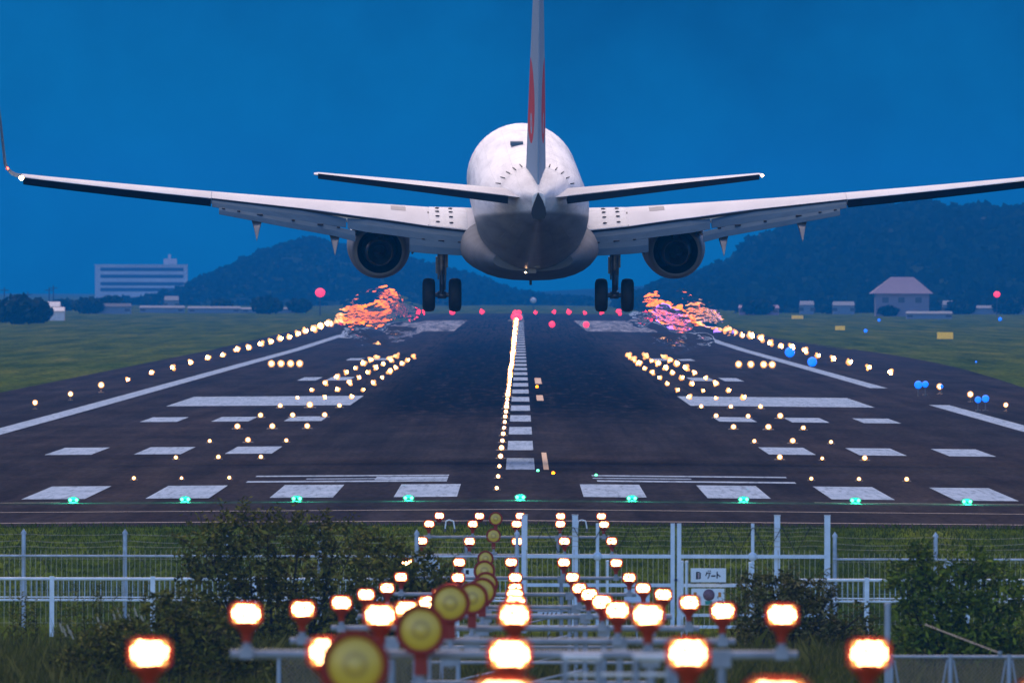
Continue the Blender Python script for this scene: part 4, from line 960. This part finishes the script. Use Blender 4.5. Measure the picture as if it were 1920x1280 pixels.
# leafy upright weeds
WEED = [(24, 1118), (40, 1112), (52, 1120), (66, 1125), (128, 1128), (143, 1096), (178, 1108), (186, 1096), (192, 1104), (115, 1110), (160, 1124), (216, 1120), (276, 1090), (268, 1115), (246, 1112)]
wd = None
for i, (x, y) in enumerate(WEED):
    rgw = random.Random(20 + i); d = 290 + rgw.uniform(-6, 6); g = gz(0, d); h_ = H - (y - HY) * d / F - g
    t = empty('upright_weed', (PX(x, d), d, g), 'dark upright leafy weed, %s from the left frame edge in front of the railing' % NUM[i] if i < 16 else '', 'weed', 'upright weeds by the railing')
    q = MB(); q.tube((0, 0, 0), (rgw.uniform(-.05, .05), 0, h_), .008, .004, 4); q.build('stalk', m_bark, t)
    q = MB()
    for k in range(70):
        f = rgw.uniform(.25, 1); p = Vector((0, 0, h_ * f)); a = rgw.uniform(0, 6.28); u = Vector((math.cos(a), math.sin(a), rgw.uniform(.2, 1.0))).normalized(); w_ = u.orthogonal().normalized(); s_ = .075 * (1.25 - f * .7)
        q.add([p, p + u * s_ + w_ * s_ * .25, p + u * s_ * 2, p + u * s_ - w_ * s_ * .25], [(0, 1, 2, 3)])
    q.build('foliage', m_leaf1, t)
# pampas plumes
for i, (x, y, ln) in enumerate(((112, 1166, 16), (118, 1172, 18), (126, 1170, 16), (132, 1180, 14), (183, 1156, 18), (212, 1146, 20), (220, 1138, 18), (240, 1150, 24), (252, 1138, 16), (265, 1152, 12))):
    rgw = random.Random(60 + i); d = 276; g = gz(0, d); p = P(x, y, d)
    t = empty('plume_grass', (p.x, d, g), 'cream plume of tall grass, %s from the left frame edge' % NUM[i], 'plume grass', 'cream grass plumes by the railing')
    hz_ = p.z - g; k = d / F
    q = MB(); q.tube((0, 0, 0), (0, 0, hz_), .006, .004, 4); q.build('stalk', m_blade, t)
    q = MB()
    for j in range(26):
        f = rgw.random(); a = Vector((f * ln * .35 * k, rgw.gauss(0, .01), hz_ - f * ln * k)); u = Vector((rgw.uniform(-.2, .9), rgw.gauss(0, .2), -1)).normalized(); w_ = Vector((.012, 0, .006))
        q.add([a - w_, a + w_, a + u * .055 + w_ * .3], [(0, 1, 2)])
    q.build('plume', m_plume, t)
def blades(name, label, region, n, h0, h1, m, seed, wid=.012):
    rg = random.Random(seed); q = MB()
    for _ in range(n):
        x, y = region(rg)
        if rg.random() > .35 + .9 * (noise.noise(Vector((x * .9, y * .5, 0))) + .5): continue
        z = gz(x, y) - .02; h = rg.uniform(h0, h1) * (.7 + .6 * (noise.noise(Vector((x * .5, y * .3, 7))) + .5)); a = rg.uniform(0, 6.28); w_ = Vector((math.cos(a), math.sin(a), 0)) * wid * rg.uniform(.6, 1.4); lean = Vector((rg.gauss(0, .28), rg.gauss(0, .2), 0)) * h
        b0 = Vector((x, y, z)); m1 = b0 + lean * .35 + Vector((0, 0, h * .6)); tp_ = b0 + lean + Vector((0, 0, h))
        q.add([b0 - w_, b0 + w_, m1 + w_ * .7, tp_, m1 - w_ * .7], [(0, 1, 2, 3, 4)])
    o = q.build(name, m); tag(o, label, None, None, 'stuff'); return o
blades('tall_grass', 'rank brown green weeds in front of the railing', lambda rg: (rg.uniform(-11, 11), rg.triangular(228, 303, 262)), 85000, .25, .65, m_blade, 11, .009)
blades('verge_grass', 'rough grass verge between fence and pavement', lambda rg: (rg.uniform(-13, 13), rg.uniform(314, 381)), 60000, .05, .13, m_blade2, 12, .014)
# ------------------------------------------------------------------ far background: hills, woods, buildings
m_hill, t, b, co = new_mat('wooded_hill', 1.0, 0)
n1 = noise_node(t, co, .06, (1, 1, 1), 6, .6)
t.links.new(ramp(t, n1, [(.3, (.010, .018, .008)), (.7, (.030, .045, .016))]), b.inputs['Base Color'])
m_wood = leaf_mat('far_tree_foliage', (.008, .014, .006), (.018, .028, .010), (.034, .048, .018))
def hill(name, pts, d0, d1):
    """terrain ridge: its skyline given as (photo x, photo y) at distance d0"""
    q = MB(); xs = [pts[0][0] + (pts[-1][0] - pts[0][0]) * i / 90 for i in range(91)]; rows = 16; vs = []
    for j in range(rows + 1):
        f = j / rows; d = d0 - 500 + (d1 - d0 + 500) * f
        for x in xs:
            yy = interp(pts, x); X = PX(x, d0); dt_ = d0 - 500 + (d1 - d0 + 500) * .62; top_ = H - (yy - HY) * dt_ / F; g = gz(X, d)
            prof = math.sin(min(1, f * 1.6) * math.pi / 2) if f < .62 else math.cos((f - .62) / .38 * math.pi / 2)
            vs.append((X, d, g - .5 + max(0, top_ - g) * prof * (1 + .05 * noise.noise(Vector((X * .01, d * .005, 0))))))
    n = 91; q.add(vs, [(j * n + i, j * n + i + 1, (j + 1) * n + i + 1, (j + 1) * n + i) for j in range(rows) for i in range(n - 1)], True)
    o = q.build(name, m_hill); o['kind'] = 'structure'; return vs
HL = [(250, 585), (320, 550), (364, 526), (412, 499), (457, 478), (508, 461), (550, 452), (591, 460), (640, 466), (720, 482), (800, 502), (880, 520), (950, 545), (1020, 560), (1100, 580)]
HR = [(1180, 585), (1280, 533), (1325, 524), (1393, 508), (1431, 492), (1462, 458), (1530, 434), (1589, 412), (1630, 402), (1709, 392), (1750, 409), (1768, 398), (1812, 388), (1847, 402), (1920, 396), (2050, 400)]
H2 = [(-200, 575), (0, 562), (100, 560), (240, 566), (700, 545), (900, 535), (1000, 545), (1150, 538), (1300, 530), (1500, 540), (2100, 560)]
def forest(name, label, pts, d, n, rmin, rmax, seed, depth=120, low=0):
    rg = random.Random(seed); q = MB()
    for _ in range(n):
        x = rg.uniform(pts[0][0], pts[-1][0]); f = .62 * rg.random() ** (.5 if rg.random() < .35 else 1.1); yy = interp(pts, x); X = PX(x, d); dd = d - 500 + 1500 * f; dt_ = d - 500 + 1500 * .62; top_ = H - (yy - HY) * dt_ / F; g = gz(X, dd)
        r = rg.uniform(rmin, rmax); z = g - .5 + max(0, top_ - g) * math.sin(min(1, f * 1.6) * math.pi / 2) + r * .1
        # crown made of leaf clumps
        for _k in range(26):
            v = Vector((rg.gauss(0, 1), rg.gauss(0, 1), rg.gauss(0, 1))).normalized() * r * rg.uniform(.55, 1.05); v.z = v.z * .9
            p = Vector((X, dd, z)) + v; s_ = r * rg.uniform(.28, .5); u = Vector((rg.gauss(0, 1), rg.gauss(0, .4), rg.gauss(0, 1))).normalized(); w_ = Vector((-u.z, rg.gauss(0, .4), u.x)).normalized()
            q.add([p - u * s_, p + w_ * s_ * .8, p + u * s_, p - w_ * s_ * .8], [(0, 1, 2, 3)])
    return tag(q.build(name, m_wood), label, None, None, 'stuff')
hill('hill', HL, 4600, 5600); hill('hill', HR, 3700, 4700); hill('hill', H2, 6200, 7600)
forest('forest', 'dark wood covering the left hill behind the wing', [(x, y + 3) for x, y in HL], 4600, 1700, 1.2, 2.6, 31)
forest('forest', 'dark wood covering the right hill behind the wing', [(x, y + 4) for x, y in HR], 3700, 2400, 1.4, 3.4, 32)
def far_tree(label, x, y, w_, h_, d, seed):
    rg = random.Random(seed); k = d / F; g = gz(PX(x, d), d); t = empty('far_tree', (PX(x, d), d, g), label, 'tree', 'dark trees along the far airfield edge'); zt = H - (y - HY) * k - g; r = w_ * k / 2
    q = MB(); q.tube((0, 0, 0), (0, 0, zt * .5), r * .08 + .1, r * .05 + .05, 6); q.build('trunk', m_bark, t)
    q = MB()
    for _ in range(420):
        v = Vector((rg.gauss(0, 1), rg.gauss(0, 1), rg.gauss(0, 1))).normalized() * rg.uniform(.5, 1); p = Vector((v.x * r, v.y * r, zt * .50 + v.z * zt * .48)); s_ = r * rg.uniform(.10, .2) + .15; u = Vector((rg.gauss(0, 1), rg.gauss(0, 1), rg.gauss(0, 1))).normalized(); ww = u.orthogonal().normalized()
        q.add([p - u * s_, p + ww * s_ * .8, p + u * s_, p - ww * s_ * .8], [(0, 1, 2, 3)])
    q.build('crown', m_wood, t)
FT = [(38, 556, 110, 'big dark round tree clump at the left end of the far grass', 2300), (70, 568, 60, 'lower dark tree right of the big round clump', 2350), (165, 560, 60, 'dark tree left of the apartment block base', 3000), (205, 556, 60, 'dark tree just below the apartment block corner', 3100),
      (120, 562, 50, 'small dark tree beyond the white sheds', 3300), (500, 556, 60, 'dark bush tree below the left hill', 3000), (560, 560, 50, 'second dark bush tree below the left hill', 3100), (415, 562, 44, 'small dark tree by the grey warehouse', 3200), (1665, 572, 40, 'dark bush in front of the large roofed house', 2900), (1420, 560, 60, 'dark bush tree at the foot of the right hill', 3000), (1560, 566, 50, 'dark bush tree left of the large roofed house', 3100), (1800, 562, 60, 'dark bush tree right of the large roofed house', 3100), (1890, 560, 60, 'dark bush tree near the right frame edge', 3100)]
for i, (x, y, w_, lab, d) in enumerate(FT): far_tree(lab, x, y, w_, 0, d, 70 + i)
# buildings
m_conc = mat('apartment_concrete', (.60, .54, .58), .8, var=.1, nscale=.1); m_recess = mat('balcony_recess', (.05, .06, .10), .8); m_roofp = mat('rose_roof', (.30, .21, .26), .8, var=.1, nscale=.2); m_wallp = mat('rose_wall', (.22, .18, .22), .8); m_shed = mat('shed_white', (.65, .6, .6), .6); m_greyb = mat('warehouse_grey', (.19, .21, .26), .8, var=.2, nscale=.1); m_dkroof = mat('dark_roof', (.04, .05, .08), .8); m_purp = mat('mauve_wall', (.30, .18, .26), .8)
m_win = mat('window_dark', (.02, .025, .04), .3)
def blk(d): return d / F
d = 5500.0; k = blk(d); g = gz(0, d) + 0
ab = empty('apartment_block', (PX(178, d), d, g), 'long pale apartment block with dark balcony bands on the left skyline', 'building')
Zy = lambda y: H - (y - HY) * k - g
q = MB(); q.box(0, 172 * k, 0, 14, -.5, Zy(499)); q.build('wall', m_conc, ab)
for i, yy in enumerate((505, 518, 532, 543)):
    q = MB(); q.box(10 * k, 166 * k, -.06, -.004, Zy(yy + 4.5), Zy(yy - 2)); q.build('balcony_band', m_recess, ab)
q = MB(); q.box(128 * k, 152 * k, 4, 10, Zy(499), Zy(486)); q.box(136 * k, 141 * k, 6, 8, Zy(486), Zy(478)); q.build('roof_tower', m_conc, ab)
q = MB(); q.box(-.3, 172.5 * k, -.4, 14.3, Zy(499), Zy(497)); q.build('roof', m_conc, ab)
d = 2900.0; k = blk(d); g = gz(0, d); Zy = lambda y: H - (y - HY) * k - g
hs = empty('house', (PX(1690, d), d, g), 'large rose grey house with broad hipped roof before the right hill', 'house')
q = MB(); q.box(-48 * k, 52 * k, 0, 12, -.5, Zy(548)); q.build('wall', m_wallp, hs)
q = MB(); zt, z0, z1 = Zy(518), Zy(549), Zy(549)
q.add([(-58 * k, -1, z0), (60 * k, -1, z0), (60 * k, 13, z0), (-58 * k, 13, z0), (-18 * k, 5, zt), (24 * k, 5, zt), (24 * k, 8, zt), (-18 * k, 8, zt)], [(0, 1, 5, 4), (1, 2, 6, 5), (2, 3, 7, 6), (3, 0, 4, 7), (4, 5, 6, 7), (3, 2, 1, 0)]); q.build('roof', m_roofp, hs)
for xa in (-36, -6, 26): q = MB(); q.box(xa * k, (xa + 12) * k, -.06, -.003, Zy(566), Zy(556)); q.build('window', m_win, hs)
def simple(name, label, cat, x0, x1, ytop, d, m, roof=None, win=True):
    k = blk(d); X0, X1 = PX(x0, d), PX(x1, d); g = gz(X0, d); t = empty(name, ((X0 + X1) / 2, d, g), label, cat); L = (X1 - X0) / 2; zt = H - (ytop - HY) * k - g
    q = MB(); q.box(-L, L, 0, 6, -.3, zt * .72); q.build('wall', m, t)
    q = MB(); e_ = L * 1.04; q.add([(-e_, -.4, zt * .70), (e_, -.4, zt * .70), (e_, 6.4, zt * .70), (-e_, 6.4, zt * .70), (-e_ * .96, 3, zt), (e_ * .96, 3, zt)], [(0, 1, 5, 4), (2, 3, 4, 5), (0, 4, 3), (1, 2, 5), (3, 2, 1, 0)]); q.build('roof', roof or m, t)
    if win:
        n_ = max(2, int(L * 2 / 4))
        for i in range(n_):
            xx = -L * .85 + 1.7 * L * i / max(1, n_ - 1); q = MB(); q.box(xx - .5, xx + .5, -.05, -.003, zt * .25, zt * .5); q.build('window', m_win, t)
simple('shed', 'upper of two bright white sheds right of the dark round trees', 'shed', 86, 112, 567, 2700, m_shed, m_shed, False)
simple('shed', 'lower bright white shed right of the dark round trees', 'shed', 88, 120, 577, 2500, m_shed, m_shed, False)
simple('shed', 'tiny white hut roof below the apartment block', 'shed', 152, 168, 566, 3200, m_shed, m_shed, False)
simple('warehouse', 'long low dark roofed building left of the grey warehouse row', 'warehouse', 160, 245, 570, 3000, m_greyb, m_dkroof)
simple('warehouse', 'long low grey warehouse at the far end of the left grass', 'warehouse', 262, 345, 574, 3100, m_greyb)
simple('warehouse', 'second low grey warehouse below the left hill', 'warehouse', 352, 450, 575, 3080, m_greyb)
simple('warehouse', 'third low grey warehouse nearer the runway on the left', 'warehouse', 452, 560, 577, 3100, m_greyb)
simple('shed', 'small pale building on the lower slope of the left hill', 'shed', 308, 334, 556, 3400, m_greyb)
simple('warehouse', 'low mauve building just right of the runway end', 'warehouse', 1385, 1460, 571, 3000, m_purp, m_purp)
simple('shed', 'small pale shed left of the large roofed house', 'shed', 1500, 1526, 563, 3080, m_greyb)
simple('shed', 'second small pale shed left of the large roofed house', 'shed', 1562, 1602, 564, 3080, m_greyb)
simple('shed', 'low pale blue hut in the grass under the large house', 'shed', 1700, 1785, 582, 2700, m_greyb)
simple('shed', 'small pale shed right of the large roofed house', 'shed', 1768, 1790, 562, 3100, m_greyb)
simple('warehouse', 'long low pale wall building at the right frame edge', 'warehouse', 1800, 1935, 571, 3100, m_greyb)
# masts with red lamps, white lamp above the runway end
for i, (x, y, r_, d, m, lab) in enumerate(((600, 549, 9, 2900, m_red, 'large red obstruction lamp before the left hill'), (1869, 550, 6, 2900, m_red, 'small red obstruction lamp near the right frame edge'), (1000, 563, 6, 3300, m_shed, 'pale round lamp above the far runway end'))):
    k = blk(d); X = PX(x, d); g = gz(X, d); z = H - (y - HY) * k - g; t = empty('lamp_mast', (X, d, g), lab, 'lamp mast')
    q = MB(); q.tube((0, 0, -.2), (0, 0, z - r_ * k * .8), .12, .08, 6); q.build('mast', m_dkroof, t)
    q = MB(); q.ball((0, 0, z), r_ * k, 12, 8, (1, 1, .9)); q.build('lamp_globe', m if i < 2 else m_halo2 if False else m, t)
for i, (x, y, d) in enumerate(((8, 540, 3600), (52, 548, 3600), (92, 540, 3600), (100, 536, 3700))):
    k = blk(d); X = PX(x, d); g = gz(X, d); z = H - (y - HY) * k - g; t = empty('utility_pole', (X, d, g), '%s thin utility pole above the trees at far left' % NUM[i], 'utility pole', 'utility poles at far left')
    q = MB(); q.tube((0, 0, 0), (0, 0, z), .18, .12, 6); q.build('pole', m_dkroof, t)
    q = MB(); q.box(-1.0, 1.0, -.08, .08, z - .8, z - .6); q.build('crossarm', m_dkroof, t)
# shimmering jet exhaust behind and below each engine: clear hot air with a slightly higher bending than the air around it
m_hot = bpy.data.materials.new('hot_air'); m_hot.use_nodes = True; t = m_hot.node_tree; t.nodes.remove(t.nodes['Principled BSDF'])
rf = t.nodes.new('ShaderNodeBsdfRefraction'); rf.inputs['IOR'].default_value = 1.012; rf.inputs['Roughness'].default_value = .16; rf.inputs['Color'].default_value = (1, 1, 1, 1)
at = t.nodes.new('ShaderNodeAttribute'); at.attribute_name = 'fade'; rm_ = t.nodes.new('ShaderNodeMath'); rm_.operation = 'MULTIPLY'; rm_.inputs[1].default_value = .24; t.links.new(at.outputs['Fac'], rm_.inputs[0]); t.links.new(rm_.outputs[0], rf.inputs['Roughness'])
t.links.new(rf.outputs[0], t.nodes['Material Output'].inputs['Surface'])
def plume(label, x0, x1, y0, y1, seed, amp=.0125):
    d = 478.0; a, b2 = P(x0, y1, d), P(x1, y0, d); W_, Hh = b2.x - a.x, b2.z - a.z; nx, nz = int(W_ / .02), int(Hh / .018)
    q = MB(); front = []; back = []; fade = []
    for j in range(nz + 1):
        for i in range(nx + 1):
            u, v = i / nx, j / nz; x = a.x + W_ * u; z = a.z + Hh * v
            e_ = max(0.0, min(1, 1.9 * (1 - math.hypot(2 * u - 1, 2 * v - 1)))); e_ = e_ * e_ * (3 - 2 * e_) * min(1.0, max(.08, .55 + 1.5 * noise.noise(Vector((x * 1.5 + seed * 3, z * 2.1, seed))))) * (1.0 if v < .45 else max(.25, 1.0 - 1.1 * (v - .45)))
            t_th = .020 * e_ + .0006
            nn = noise.noise(Vector((x * 3.0 + seed, z * 5.5, seed))) + .6 * noise.noise(Vector((x * 8 + seed, z * 13, seed * 2))) + .22 * noise.noise(Vector((x * 17, z * 25, seed)))
            fade.append(e_); front.append((x, d - t_th - amp * e_ * nn, z)); back.append((x, d, z))
    m_ = nx + 1; N = len(front)
    q.add(front + back, [(j * m_ + i, j * m_ + i + 1, (j + 1) * m_ + i + 1, (j + 1) * m_ + i) for j in range(nz) for i in range(nx)] + [(N + j * m_ + i, N + (j + 1) * m_ + i, N + (j + 1) * m_ + i + 1, N + j * m_ + i + 1) for j in range(nz) for i in range(nx)], True)
    for j in range(0): q.f += [(j * m_, (j + 1) * m_, N + (j + 1) * m_, N + j * m_), (j * m_ + nx, N + j * m_ + nx, N + (j + 1) * m_ + nx, (j + 1) * m_ + nx)]; q.sm += [False] * 2
    for i in range(0): q.f += [(i, N + i, N + i + 1, i + 1), (nz * m_ + i, nz * m_ + i + 1, N + nz * m_ + i + 1, N + nz * m_ + i)]; q.sm += [False] * 2
    o = q.build('heat_haze', m_hot); at_ = o.data.attributes.new('fade', 'FLOAT', 'POINT'); at_.data.foreach_set('value', fade + fade)
    return tag(o, label, None, None, 'stuff')
plume('shimmering hot exhaust air below the left engine', 622, 800, 508, 672, 3.3)
plume('shimmering hot exhaust air below the right engine', 1172, 1390, 515, 675, 9.1)
# ------------------------------------------------------------------ haze
hz = MB(); hz.box(-3600, 3600, -320, 8900, -3.0, 75)
mh = bpy.data.materials.new('haze_air'); mh.use_nodes = True; t = mh.node_tree
t.nodes.remove(t.nodes['Principled BSDF']); pv = t.nodes.new('ShaderNodeVolumePrincipled')
pv.inputs['Color'].default_value = (.01, .31, .88, 1); pv.inputs['Density'].default_value = .00015
t.links.new(pv.outputs[0], t.nodes['Material Output'].inputs['Volume'])
tag(hz.build('haze', mh), kind='stuff')
